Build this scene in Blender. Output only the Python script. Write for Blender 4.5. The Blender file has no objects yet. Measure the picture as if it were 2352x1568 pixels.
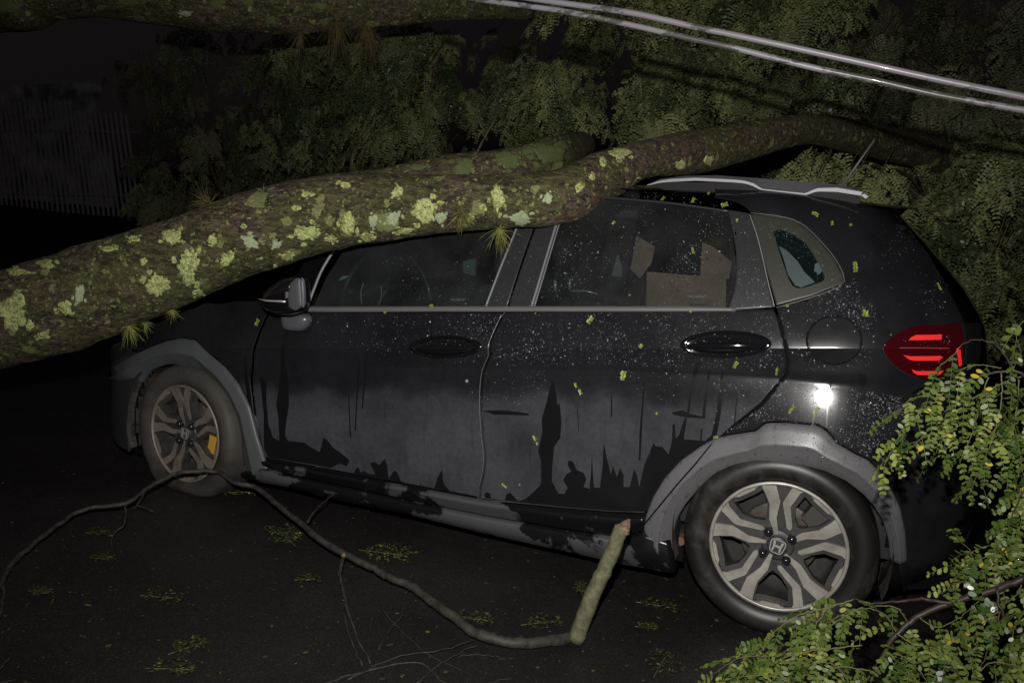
import bpy, bmesh, math, random
import numpy as np
from mathutils import Vector, Matrix
from mathutils.bvhtree import BVHTree
random.seed(7); rng = np.random.default_rng(7)
sc = bpy.context.scene; col = sc.collection

# ------------------------------------------------------------------ camera
CAM = np.array([2.62583, -2.69845, 1.27968]); YAW, PIT, ROL, F = 0.37652, 0.13, 0.06192, 1815.4
_d = np.array([-math.sin(YAW)*math.cos(PIT), math.cos(YAW)*math.cos(PIT), -math.sin(PIT)])
_r = np.cross(_d, [0, 0, 1]); _r /= np.linalg.norm(_r); _u = np.cross(_r, _d)
CR = _r*math.cos(ROL)+_u*math.sin(ROL); CU = -_r*math.sin(ROL)+_u*math.cos(ROL)
cd = bpy.data.cameras.new('camera'); cam = bpy.data.objects.new('camera', cd); col.objects.link(cam)
cd.sensor_width = 36; cd.lens = 36*F/2352; cd.clip_start = .05; cd.clip_end = 400
m = Matrix(((CR[0], CU[0], -_d[0]), (CR[1], CU[1], -_d[1]), (CR[2], CU[2], -_d[2])))
cam.matrix_world = Matrix.Translation(Vector(CAM)) @ m.to_4x4()
sc.camera = cam

def rays(px):
    px = np.atleast_2d(np.asarray(px, float))
    return _d + np.outer((px[:, 0]-1176)/F, CR) - np.outer((px[:, 1]-784)/F, CU)
def onY(px, y):
    """real point where the sight line through a measured spot meets the upright plane at depth y"""
    D = rays(px); t = (np.asarray(y)-CAM[1])/D[:, 1]
    return CAM + D*t[:, None]
def onZ(px, z=0.0):
    D = rays(px); t = (np.asarray(z)-CAM[2])/D[:, 2]
    return CAM + D*t[:, None]

SLOPE = .021
def gz(x): return SLOPE*(2.5-np.asarray(x))      # the road climbs gently towards the front of the car
def onG(px, h=0.0):
    D = rays(px); t = (SLOPE*(2.5-CAM[0])+np.asarray(h)-CAM[2])/(D[:, 2]+SLOPE*D[:, 0])
    return CAM + D*t[:, None]
# ------------------------------------------------------------------ night sky and flash
w = bpy.data.worlds.new('World'); sc.world = w; w.use_nodes = True
nt = w.node_tree; bg = nt.nodes['Background']
sky = nt.nodes.new('ShaderNodeTexSky'); sky.sky_type = 'NISHITA'; sky.sun_disc = False
sky.sun_elevation = math.radians(-3.45); sky.sun_rotation = math.radians(200)
hs_ = nt.nodes.new('ShaderNodeHueSaturation'); hs_.inputs['Saturation'].default_value = .25; nt.links.new(sky.outputs[0], hs_.inputs['Color']); tn = nt.nodes.new('ShaderNodeMix'); tn.data_type = 'RGBA'; tn.blend_type = 'MULTIPLY'; tn.inputs[0].default_value = 1; tn.inputs[7].default_value = (1, .84, .98, 1); nt.links.new(hs_.outputs[0], tn.inputs[6]); nt.links.new(tn.outputs[2], bg.inputs[0]); bg.inputs[1].default_value = 0.15
fl = bpy.data.lights.new('camera_flash', 'SPOT'); fo = bpy.data.objects.new('camera_flash', fl); col.objects.link(fo)
fl.energy = 345; fl.spot_size = math.radians(110); fl.spot_blend = 1.0; fl.shadow_soft_size = .022
fl.color = (1.0, .965, .925)
FLASH = CAM + CU*.25 + CR*(-.03) - _d*.02
fo.matrix_world = Matrix.Translation(Vector(FLASH)) @ m.to_4x4()
sc.view_settings.view_transform = 'Standard'; sc.view_settings.look = 'None'
sc.view_settings.exposure = 0; sc.view_settings.gamma = 1

# ------------------------------------------------------------------ object helpers
def link(o, parent=None):
    col.objects.link(o)
    if parent is not None: o.parent = parent
    return o
def empty(name, label, cat, loc=(0, 0, 0), group=None):
    o = bpy.data.objects.new(name, None); o.location = loc; o.empty_display_size = .1; link(o)
    return tag(o, label, cat, group)
def tag(o, label=None, cat=None, group=None, kind=None):
    if label: o['label'] = label
    if cat: o['category'] = cat
    if group: o['group'] = group
    if kind: o['kind'] = kind
    return o
def root_loc(p_):
    v = np.zeros(3)
    while p_ is not None: v += np.array(p_.location); p_ = p_.parent
    return v
def mesh(name, V, Fc, mats, parent=None, smooth=True, mi=None):
    me = bpy.data.meshes.new(name); V = np.asarray(V, float)
    V = V-root_loc(parent)
    me.from_pydata(V.tolist(), [], [list(map(int, f)) for f in Fc])
    if not isinstance(mats, (list, tuple)): mats = [mats]
    for m_ in mats: me.materials.append(m_)
    if mi is not None: me.polygons.foreach_set('material_index', list(mi))
    if smooth: me.polygons.foreach_set('use_smooth', [True]*len(me.polygons))
    me.update()
    return link(bpy.data.objects.new(name, me), parent)
def fastmesh(name, V, nper, mats, parent=None, attr=None, smooth=False):
    """V: (n, nper, 3) separate n-gons"""
    n = len(V); me = bpy.data.meshes.new(name); V = V.reshape(-1, 3)
    V = V-root_loc(parent)
    me.vertices.add(len(V)); me.vertices.foreach_set('co', V.ravel())
    me.loops.add(len(V)); me.loops.foreach_set('vertex_index', np.arange(len(V), dtype=np.int32))
    me.polygons.add(n); me.polygons.foreach_set('loop_start', np.arange(0, len(V), nper, dtype=np.int32))
    if attr is not None:
        a = me.attributes.new('tint', 'FLOAT', 'POINT'); a.data.foreach_set('value', np.repeat(attr, nper).astype(np.float32))
    me.materials.append(mats)
    me.update(calc_edges=True); me.validate()
    if smooth: me.shade_smooth()
    return link(bpy.data.objects.new(name, me), parent)
class MB:
    def __init__(s): s.V = []; s.F = []; s.M = []; s.n = 0
    def add(s, V, Fc, mi=0):
        V = np.asarray(V, float); s.V.append(V)
        for f in Fc: s.F.append([int(i)+s.n for i in f]); s.M.append(mi)
        s.n += len(V); return s
    def box(s, a, b, mi=0):
        x0, y0, z0 = a; x1, y1, z1 = b
        V = [(x0, y0, z0), (x1, y0, z0), (x1, y1, z0), (x0, y1, z0), (x0, y0, z1), (x1, y0, z1), (x1, y1, z1), (x0, y1, z1)]
        return s.add(V, [(0, 3, 2, 1), (4, 5, 6, 7), (0, 1, 5, 4), (1, 2, 6, 5), (2, 3, 7, 6), (3, 0, 4, 7)], mi)
    def tube(s, P, R, seg=10, mi=0, cap=True, squash=None):
        P = np.asarray(P, float); n = len(P); R = np.broadcast_to(np.asarray(R, float), (n,))
        T = np.gradient(P, axis=0); T /= np.linalg.norm(T, axis=1)[:, None]+1e-12
        a = np.array([0, 0, 1.]) if abs(T[0][2]) < .9 else np.array([1., 0, 0])
        U = np.cross(T[0], a); U /= np.linalg.norm(U); V = []
        for i in range(n):
            U = U-T[i]*np.dot(U, T[i]); U /= np.linalg.norm(U); B = np.cross(T[i], U)
            for k in range(seg):
                t = 2*math.pi*k/seg; V.append(P[i]+R[i]*(U*math.cos(t)+B*math.sin(t)))
        Fc = [(i*seg+k, i*seg+(k+1) % seg, (i+1)*seg+(k+1) % seg, (i+1)*seg+k) for i in range(n-1) for k in range(seg)]
        if cap: Fc += [list(range(seg))[::-1], [(n-1)*seg+k for k in range(seg)]]
        return s.add(V, Fc, mi)
    def prism(s, P, vec, mi=0):
        P = np.asarray(P, float); n = len(P); V = np.vstack([P, P+np.asarray(vec)])
        return s.add(V, [list(range(n)), list(range(2*n-1, n-1, -1))]+[(i, i+n, (i+1) % n+n, (i+1) % n) for i in range(n)], mi)
    def build(s, name, mats, parent=None, smooth=False):
        return mesh(name, np.vstack(s.V), s.F, mats, parent, smooth, s.M)
def smooth_path(P, k=6):
    P = np.asarray(P, float); out = []
    Q = np.vstack([2*P[0]-P[1], P, 2*P[-1]-P[-2]])
    for i in range(len(P)-1):
        a, b, c, d = Q[i:i+4]
        for t in np.linspace(0, 1, k, endpoint=False):
            out.append(.5*((2*b)+(-a+c)*t+(2*a-5*b+4*c-d)*t*t+(-a+3*b-3*c+d)*t**3))
    out.append(P[-1]); return np.array(out)

# ------------------------------------------------------------------ material helpers
def mat(name, base=(.5, .5, .5), rough=.5, metal=0, spec=.5, coat=0, coat_r=.03, emis=None, es=0, trans=0):
    M = bpy.data.materials.new(name); M.use_nodes = True; b = M.node_tree.nodes['Principled BSDF']
    b.inputs['Base Color'].default_value = (*base, 1); b.inputs['Roughness'].default_value = rough
    b.inputs['Metallic'].default_value = metal; b.inputs['Specular IOR Level'].default_value = spec
    b.inputs['Coat Weight'].default_value = coat; b.inputs['Coat Roughness'].default_value = coat_r
    if emis: b.inputs['Emission Color'].default_value = (*emis, 1); b.inputs['Emission Strength'].default_value = es
    return M
def N(M, t, **kw):
    n = M.node_tree.nodes.new(t)
    for k, v in kw.items():
        if hasattr(n, k) and k not in ('Scale',): setattr(n, k, v)
        else: n.inputs[k].default_value = v
    return n
def L(M, a, b): M.node_tree.links.new(a, b)
def ramp(M, fac, stops, interp='LINEAR'):
    r = N(M, 'ShaderNodeValToRGB'); r.color_ramp.interpolation = interp
    els = r.color_ramp.elements
    while len(els) < len(stops): els.new(.5)
    for e, (p, c) in zip(els, stops):
        e.position = p; e.color = (*c, 1) if len(c) == 3 else c
    L(M, fac, r.inputs[0]); return r
def noise(M, scale, detail=4, rough=.55, vec=None, dist=0):
    n = N(M, 'ShaderNodeTexNoise'); n.inputs['Scale'].default_value = scale; n.inputs['Detail'].default_value = detail
    n.inputs['Roughness'].default_value = rough; n.inputs['Distortion'].default_value = dist
    if vec is not None: L(M, vec, n.inputs['Vector'])
    return n
def objco(M): return N(M, 'ShaderNodeTexCoord').outputs['Object']
def mixc(M, fac, a, b):
    x = N(M, 'ShaderNodeMix'); x.data_type = 'RGBA'
    for s, v in ((x.inputs[0], fac), (x.inputs[6], a), (x.inputs[7], b)):
        if hasattr(v, 'is_output'): L(M, v, s)
        else: s.default_value = v if not isinstance(v, tuple) else (*v, 1)
    return x.outputs[2]
def mth(M, op, a, b=0.0, c=None):
    x = N(M, 'ShaderNodeMath'); x.operation = op
    for s, v in zip(x.inputs, (a, b, c)):
        if v is None: continue
        if hasattr(v, 'is_output'): L(M, v, s)
        else: s.default_value = v
    return x.outputs[0]
def bump(M, h, strength=.5, dist=.01):
    b = N(M, 'ShaderNodeBump'); b.inputs['Strength'].default_value = strength; b.inputs['Distance'].default_value = dist
    L(M, h, b.inputs['Height']); L(M, b.outputs[0], M.node_tree.nodes['Principled BSDF'].inputs['Normal']); return b
def P(M): return M.node_tree.nodes['Principled BSDF']

def paint_mat(name, dusty):
    """black car paint; the doors below the waist carry a dry dust film"""
    M = mat(name, (.004, .0042, .005), .22, spec=.12, coat=1.0, coat_r=.09)
    co = objco(M); sep = N(M, 'ShaderNodeSeparateXYZ'); L(M, co, sep.inputs[0])
    n1 = noise(M, 5, 6, .6, co); n2 = noise(M, 60, 4, .6, co)
    if dusty:
        # dust line follows the waist crease:  z < zc(x) - 0.05 plus noise
        zc = mth(M, 'MULTIPLY_ADD', sep.outputs[0], .11, .83-1.16*.11)
        d = mth(M, 'SUBTRACT', zc, sep.outputs[2])
        d = mth(M, 'ADD', d, mth(M, 'MULTIPLY_ADD', n1.outputs[0], .16, -.08))
        f = ramp(M, d, [(.0, (0.20,)*3), (.03, (.30,)*3), (.075, (.68,)*3), (.18, (.92,)*3)]).outputs[0]
        big = noise(M, 2.6, 5, .6, co); f2 = ramp(M, big.outputs[0], [(.30, (.45,)*3), (.56, (1,)*3)]).outputs[0]
        ff = mth(M, 'MULTIPLY', mth(M, 'MULTIPLY', f, f2), mth(M, 'MULTIPLY_ADD', n2.outputs[0], .7, .65)); mv = N(M, 'ShaderNodeMapping'); mv.inputs['Scale'].default_value = (1, 1, .12); L(M, co, mv.inputs[0]); n3 = noise(M, 38, 5, .6, mv.outputs[0]); ff = mth(M, 'MULTIPLY', ff, ramp(M, n3.outputs[0], [(.30, (.78,)*3), (.46, (1,)*3)]).outputs[0])
    else:
        ff = ramp(M, n1.outputs[0], [(.35, (.10,)*3), (.75, (.26,)*3)]).outputs[0]
    L(M, mixc(M, ff, (.004, .0042, .005), (.062, .065, .073)), P(M).inputs['Base Color'])
    r = mth(M, 'MULTIPLY_ADD', ff, .4, .2); L(M, r, P(M).inputs['Roughness'])
    L(M, mth(M, 'MULTIPLY_ADD', ff, -.85, 1.0 if not dusty else .9), P(M).inputs['Coat Weight'])
    L(M, mth(M, 'MULTIPLY_ADD', ff, .24, .085), P(M).inputs['Coat Roughness'])
    return M
M_door = paint_mat('dusty_black_paint', True)
M_paint = paint_mat('black_paint', False)
M_dark = mat('black_underbody', (.006, .006, .007), .8, spec=.1)
M_wet = mat('wet_black_run', (.009, .009, .010), .2, coat=.5, coat_r=.12)

def clad_mat():
    M = mat('grey_cladding', (.07, .07, .072), .45, spec=.5)
    co = objco(M); n = noise(M, 3.2, 8, .62, co, .4); f = ramp(M, n.outputs[0], [(.52, (0,)*3), (.545, (1,)*3)])
    n2 = noise(M, 140, 3, .6, co)
    c = mixc(M, mth(M, 'MULTIPLY_ADD', n2.outputs[0], .5, .75), (.026, .027, .029), (.062, .063, .066))
    L(M, mixc(M, f.outputs[0], (.008, .008, .009), c), P(M).inputs['Base Color'])
    L(M, mth(M, 'MULTIPLY_ADD', f.outputs[0], .3, .22), P(M).inputs['Roughness'])
    bump(M, n2.outputs[0], .15, .002); return M
M_clad = clad_mat()
def arch_mat():
    M = mat('arch_cladding', (.1, .1, .1), .38, spec=.6)
    co = objco(M); n = noise(M, 4.5, 7, .6, co, .3); f = ramp(M, n.outputs[0], [(.36, (.0,)*3), (.41, (1,)*3)])
    v = N(M, 'ShaderNodeMapping'); v.inputs['Scale'].default_value = (1, 1, .35); L(M, co, v.inputs[0])
    n2 = noise(M, 75, 5, .7, v.outputs[0]); f2 = ramp(M, n2.outputs[0], [(.33, (.25,)*3), (.42, (1,)*3)])
    c = mixc(M, mth(M, 'MULTIPLY', f.outputs[0], f2.outputs[0]), (.028, .028, .03), (.13, .13, .135))
    L(M, c, P(M).inputs['Base Color']); bump(M, noise(M, 260, 2, .5, co).outputs[0], .12, .002); return M
M_arch = arch_mat()
M_trim = mat('satin_black_trim', (.028, .029, .032), .33, spec=.6)
M_belt = mat('grey_belt_moulding', (.14, .135, .135), .4, spec=.6)
M_seal = mat('light_window_rubber', (.2, .195, .2), .35, spec=.7)
M_silver = mat('silver_rail', (.085, .085, .092), .4, metal=.1)
M_bright = mat('bright_rail_edge', (.26, .26, .275), .5, metal=.1)
M_glossblk = mat('gloss_black', (.006, .006, .007), .08, coat=1)
def glass_mat(name, tint, gloss=.05):
    M = bpy.data.materials.new(name); M.use_nodes = True; t = M.node_tree; t.nodes.remove(P(M))
    out = t.nodes['Material Output']
    tr = N(M, 'ShaderNodeBsdfTransparent'); tr.inputs[0].default_value = (*tint, 1)
    gl = N(M, 'ShaderNodeBsdfGlossy'); gl.inputs['Roughness'].default_value = gloss; gl.inputs[0].default_value = (.9, .95, .95, 1)
    fr = N(M, 'ShaderNodeFresnel'); fr.inputs[0].default_value = 1.5
    mx = N(M, 'ShaderNodeMixShader'); L(M, fr.outputs[0], mx.inputs[0]); L(M, tr.outputs[0], mx.inputs[1]); L(M, gl.outputs[0], mx.inputs[2])
    df = N(M, 'ShaderNodeBsdfDiffuse'); df.inputs[0].default_value = (.05, .055, .055, 1)
    co = objco(M); n = noise(M, 3, 6, .65, co, .5); f = ramp(M, n.outputs[0], [(.3, (.10,)*3), (.75, (.55,)*3)])
    m2 = N(M, 'ShaderNodeMixShader'); L(M, f.outputs[0], m2.inputs[0]); L(M, mx.outputs[0], m2.inputs[1]); L(M, df.outputs[0], m2.inputs[2])
    L(M, m2.outputs[0], out.inputs[0]); return M
M_glass = glass_mat('tinted_glass', (.46, .56, .54))
M_drop = mat('water_drop', (.36, .36, .39), .13, metal=.5, spec=1.0, coat=1, coat_r=.08)

# ================================================================== THE CAR
YC = 0.845                                     # centre plane of the car
def sst(a, b, x): t = np.clip((x-a)/(b-a), 0, 1); return t*t*(3-2*t)
def zc(x): return .83+(x-1.16)*.11             # waist crease
def zb(x): return .94+.089*(x-.65)             # belt line
ZR = np.array([.0, .13, .25, .5, .8, 1.0, 1.09, 1.21, 1.39, 1.5, 1.7]); XR = np.array([2.95, 2.97, 3.12, 3.17, 3.17, 3.14, 3.12, 3.04, 2.87, 2.76, 2.6])
def S(x, z):
    """depth of the near body side behind the wheel plane, at car length x and height z"""
    x, z = np.broadcast_arrays(np.asarray(x, float), np.asarray(z, float))
    amp = sst(.2, 1.1, x); c = zc(x); b = zb(x)
    wl = np.interp(x, [1.44, 1.93, 2.38, 2.65, 2.88], [.072, .077, .09, .112, .135]); l = c-wl
    y = np.zeros(x.shape)
    # glasshouse
    h = np.maximum(z-b, 0); yb = .036; top = np.maximum(z-1.43, 0)
    yg = yb+.33*h+.32*h*h+(top/.07)**2*.06
    ym = yb*np.clip((z-c)/np.maximum(b-c, .02), 0, 1)**1.15
    u = np.clip((c-z)/wl, 0, 1); dep = (.018+.010*sst(2.2, 2.6, x))*amp
    yu = dep*(u**1.3)
    q = np.maximum(l-z, 0); k = (.10+.15*sst(2.25, 2.6, x))*amp; qm = .3
    yl = dep-k*np.minimum(q, qm)+k/(2*qm)*np.minimum(q, qm)**2+(np.maximum(q-qm, 0)/.33)**2*.035
    y = np.where(z > b, yg, np.where(z > c, ym, np.where(z > l, yu, yl)))
    y = y-.02*np.exp(-((x-2.66)/.22)**2)*(1-sst(l-.01, c-.02, z))*sst(.3, .6, z)
    # rear corner
    xr = np.interp(z, ZR, XR); a = .5; uu = np.clip((x-(xr-a))/a, 0, 1)
    y = y+.34*(1-(1-uu**2.3)**(1/2.3))
    # front corner
    uf = np.clip((-.25-x)/.47, 0, 1); y = y+.4*(1-np.sqrt(np.maximum(1-uf*uf, 0)))
    return y
def onS(px, off=0.0):
    D = rays(px); out = []
    for d in D:
        t = np.linspace(1.6, 6.0, 900); Q = CAM+t[:, None]*d
        f = Q[:, 1]-(S(Q[:, 0], Q[:, 2])+off); i = np.argmax(f > 0)
        if f[i] > 0 and i > 0:
            a, b = t[i-1], t[i]
            for _ in range(30):
                mid = (a+b)/2; q = CAM+mid*d
                if q[1]-(S(q[0], q[2])+off) > 0: b = mid
                else: a = mid
            out.append(CAM+b*d)
        else: out.append(Q[np.argmax(f)])
    return np.array(out)

def mirror_copy(o, parent):
    """the same part on the far side of the car"""
    me = o.data.copy(); n = len(me.vertices); a = np.zeros(n*3); me.vertices.foreach_get('co', a); a = a.reshape(-1, 3)
    a[:, 1] = 2*YC-a[:, 1]; me.vertices.foreach_set('co', a.ravel()); me.flip_normals()
    c = bpy.data.objects.new(o.name.split('.')[0], me); return link(c, parent)

def conform(name, px, mats, parent, off=0.0, step=.03, gap=.003, depth=.02, lip=True, xz=None, streaks=(), thick=None):
    """a pressed panel: the traced outline lies on the body side, is gridded, and gets rolled edges"""
    if xz is None: Q = onS(px, off)[:, [0, 2]]
    else: Q = np.asarray(xz, float)
    bm = bmesh.new()
    def lay(Q, mi):
        vs = [bm.verts.new((q[0], 0, q[1])) for q in Q]
        f = bm.faces.new(vs); f.material_index = mi
        bmesh.ops.triangulate(bm, faces=[f]) if mi else None
    lay(Q, 0)
    def grid():
        x0, x1 = Q[:, 0].min(), Q[:, 0].max(); z0, z1 = Q[:, 1].min(), Q[:, 1].max()
        for x in np.arange(x0+step*.37, x1, step):
            if x > 2.6 and step > .016: pass
            bmesh.ops.bisect_plane(bm, geom=bm.verts[:]+bm.edges[:]+bm.faces[:], plane_co=(x, 0, 0), plane_no=(1, 0, 0), dist=1e-5)
        if x1 > 2.65:
            for x in np.arange(2.65, x1, .021):
                bmesh.ops.bisect_plane(bm, geom=bm.verts[:]+bm.edges[:]+bm.faces[:], plane_co=(x, 0, 0), plane_no=(1, 0, 0), dist=1e-5)
        if x0 < -.3:
            for x in np.arange(x0, -.3, .013):
                bmesh.ops.bisect_plane(bm, geom=bm.verts[:]+bm.edges[:]+bm.faces[:], plane_co=(x, 0, 0), plane_no=(1, 0, 0), dist=1e-5)
        offs = [-.004, 0, .004, -.018, -.036, -.054, -.066, -.074, -.08, -.087, -.096, -.106, -.117, -.13, -.145]
        for o_ in offs+list(np.arange(-.175, -.75, -step))+list(np.arange(.03, .75, step)):
            if z0-.2 < zc((x0+x1)/2)+o_ < z1+.2:
                bmesh.ops.bisect_plane(bm, geom=bm.verts[:]+bm.edges[:]+bm.faces[:], plane_co=(0, 0, zc(0)+o_), plane_no=(-.11, 0, 1), dist=1e-5)
    grid()
    co = np.array([v.co[:] for v in bm.verts]); y = S(co[:, 0], co[:, 2])+off
    # rolled edge
    bm.verts.index_update()
    outd = np.zeros((len(bm.verts), 2))
    be = [e for e in bm.edges if len(e.link_faces) == 1]
    for e in be:
        f = e.link_faces[0]; c = f.calc_center_median(); a, b = e.verts[0].co, e.verts[1].co
        t = np.array([b.x-a.x, b.z-a.z]); nrm = np.array([t[1], -t[0]]); nn = np.linalg.norm(nrm)
        if nn < 1e-9: continue
        nrm /= nn
        if np.dot(nrm, [c.x-a.x, c.z-a.z]) > 0: nrm = -nrm
        for v in e.verts: outd[v.index] += nrm*min(nn, .02)
    ln = np.linalg.norm(outd, axis=1); outd[ln > 0] /= ln[ln > 0][:, None]
    for v, yy in zip(bm.verts, y): v.co.y = yy
    if lip and be:
        base = {v.index: v for e in be for v in e.verts}
        ring = {}
        for idx, v in base.items():
            o_ = outd[idx]; x, yy, z = v.co
            pts = [(gap+.0068, .0), (gap+.0040, .0), (gap+.0016, .0009), (gap+.0002, .0032), (gap, depth)]
            prev = [v]; ys_ = lambda g: float(S(x-o_[0]*g, z-o_[1]*g))+off; v.co = (x-o_[0]*pts[0][0], ys_(pts[0][0]), z-o_[1]*pts[0][0])
            for g, dd in pts[1:]: prev.append(bm.verts.new((x-o_[0]*g, ys_(g)+dd, z-o_[1]*g)))
            ring[idx] = prev
        for e in be:
            a, b = e.verts; f = e.link_faces[0]; mi_ = f.material_index
            ls = [l for l in f.loops if l.edge == e][0]; fl_ = ls.vert.index == a.index
            ra, rb = ring[a.index], ring[b.index]
            for k in range(4):
                q = (rb[k], ra[k], ra[k+1], rb[k+1]) if fl_ else (ra[k], rb[k], rb[k+1], ra[k+1])
                try: bm.faces.new(q).material_index = mi_
                except ValueError: pass
    for spx in streaks:
        s_ = onS(spx, off)[:, [0, 2]]
        b2 = bmesh.new(); vs = [b2.verts.new((q[0], 0, q[1])) for q in s_]
        try: b2.faces.new(vs)
        except ValueError: b2.free(); continue
        for z in np.arange(s_[:, 1].min()+.02, s_[:, 1].max(), .025):
            bmesh.ops.bisect_plane(b2, geom=b2.verts[:]+b2.edges[:]+b2.faces[:], plane_co=(0, 0, z), plane_no=(0, 0, 1), dist=1e-5)
        for x in np.arange(s_[:, 0].min()+.03, s_[:, 0].max(), .04):
            bmesh.ops.bisect_plane(b2, geom=b2.verts[:]+b2.edges[:]+b2.faces[:], plane_co=(x, 0, 0), plane_no=(1, 0, 0), dist=1e-5)
        bmesh.ops.triangulate(b2, faces=b2.faces[:])
        vm = {}
        for v in b2.verts: vm[v] = bm.verts.new((v.co.x, float(S(v.co.x, v.co.z))+off-.0011, v.co.z))
        for f in b2.faces: bm.faces.new([vm[v] for v in f.verts]).material_index = 1
        b2.free()
    bmesh.ops.triangulate(bm, faces=[f for f in bm.faces if len(f.verts) > 4])
    for f in bm.faces:
        f.normal_update()
    # face the outside
    for f in bm.faces:
        if f.normal.y > .15: f.normal_flip()
    me = bpy.data.meshes.new(name)
    if parent is not None:
        loc = Vector((0, 0, 0)); q_ = parent
        while q_ is not None: loc += Vector(q_.location); q_ = q_.parent
        bmesh.ops.translate(bm, verts=bm.verts[:], vec=-loc)
    bm.to_mesh(me); bm.free()
    for m_ in (mats if isinstance(mats, (list, tuple)) else [mats]): me.materials.append(m_)
    me.polygons.foreach_set('use_smooth', [True]*len(me.polygons))
    return link(bpy.data.objects.new(name, me), parent)

def resample(Pp, n):
    Pp = np.asarray(Pp, float); s = np.r_[0, np.cumsum(np.linalg.norm(np.diff(Pp, axis=0), axis=1))]
    t = np.linspace(0, s[-1], n); return np.stack([np.interp(t, s, Pp[:, k]) for k in range(Pp.shape[1])], 1)
def strip(name, A, B, mats, parent, prof, n=60, back=.05):
    """a moulding between two traced edges; prof = [(t, stand-off)]"""
    A = resample(A, n); B = resample(B, n); V = []
    a = onS(A)[:, [0, 2]]; b = onS(B)[:, [0, 2]]
    rows = len(prof)
    for t, h in prof:
        q = a*(1-t)+b*t; y = S(q[:, 0], q[:, 1])-h; V.append(np.stack([q[:, 0], y, q[:, 1]], 1))
    q = b.copy(); V.append(np.stack([q[:, 0], S(q[:, 0], q[:, 1])+back, q[:, 1]], 1)); rows += 1
    V = np.vstack(V); Fc = [(r*n+i, r*n+i+1, (r+1)*n+i+1, (r+1)*n+i) for r in range(rows-1) for i in range(n-1)]
    # end caps
    for i in (0, n-1): Fc.append([r*n+i for r in range(rows)])
    o = mesh(name, V, Fc, mats, parent, True)
    bm = bmesh.new(); bm.from_mesh(o.data); bmesh.ops.recalc_face_normals(bm, faces=bm.faces[:])
    c = [f.normal.y*f.calc_area() for f in bm.faces if len(f.verts) == 4 and max(v.index for v in f.verts) < (rows-1)*n]
    if sum(c) > 0: bmesh.ops.reverse_faces(bm, faces=bm.faces[:])
    bm.to_mesh(o.data); bm.free(); return o

car = empty('car', 'black compact hatchback with dusty wet doors and silver roof rail, pinned under the fallen trunk', 'car', (1.25, YC, 0))
CL = np.array(car.location)

# --- traced shut lines (front door / rear door / quarter panel)
front_shut = [(618, 716), (596, 765), (583, 808), (578, 874), (587, 962), (598, 1015), (606, 1052)]
b_shut = [(1163, 716), (1155, 722), (1135, 765), (1124, 795), (1127, 811), (1118, 832), (1109, 857), (1105, 899), (1105, 945), (1109, 1005), (1113, 1035), (1114, 1059), (1109, 1094), (1102, 1122), (1101, 1147)]
r_shut = [(1776, 708), (1785, 723), (1794, 751), (1805, 797), (1809, 829), (1806, 860), (1750, 927), (1687, 976), (1631, 1026)]
rocker = [(606, 1052), (700, 1068), (762, 1080), (850, 1096), (938, 1113), (1020, 1128), (1100, 1143)]
rocker2 = [(1104, 1147), (1190, 1158), (1290, 1168), (1400, 1177), (1480, 1180)]
arch_out_door = [(1487, 1172), (1500, 1140), (1525, 1098), (1564, 1056), (1602, 1029), (1628, 1012)]

def z5(l): return [(x*.3516+762.6, y*.3516+505.3) for x, y in l]
def z5b(l): return [(x*.3516+762.6, y*.3516+1017.1) for x, y in l]
def z6(l): return [(x*.3516+1525.1, y*.3516+505.3) for x, y in l]
str_front = [
 [(652, 765), (660, 765), (655, 830), (663, 880), (664, 930), (657, 975), (655, 1000), (662, 1012), (700, 1016), (712, 1025), (735, 1038), (743, 1005), (752, 1010), (765, 1027), (790, 1045), (803, 1056), (797, 1070), (780, 1064), (760, 1074), (720, 1066), (616, 1050), (607, 1030), (606, 950), (598, 870), (600, 862), (605, 873), (610, 874), (610, 866), (613, 872), (612, 920), (617, 975), (628, 1005), (642, 1012), (640, 960), (635, 930), (643, 870)],
 [(822, 827), (825, 827), (818, 990), (815, 988)], [(837, 825), (840, 825), (834, 938), (831, 937)], [(800, 895), (802, 895), (807, 1004), (804, 1003)],
 [(812, 1090), (818, 1075), (824, 1073), (828, 1085), (836, 1080), (846, 1088), (862, 1088), (850, 1063), (860, 1060), (872, 1068), (884, 1052), (890, 1070), (893, 1098), (905, 1080), (912, 1082), (920, 1102), (932, 1110), (880, 1101)],
 [(965, 1114), (966, 1108), (968, 1114)], [(998, 1120), (1005, 1096), (1016, 1077), (1018, 1100), (1020, 1110), (1033, 1127), (1010, 1124)],
 [(775, 1105-60), (790, 1050), (793, 1052), (780, 1050)]]
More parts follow.
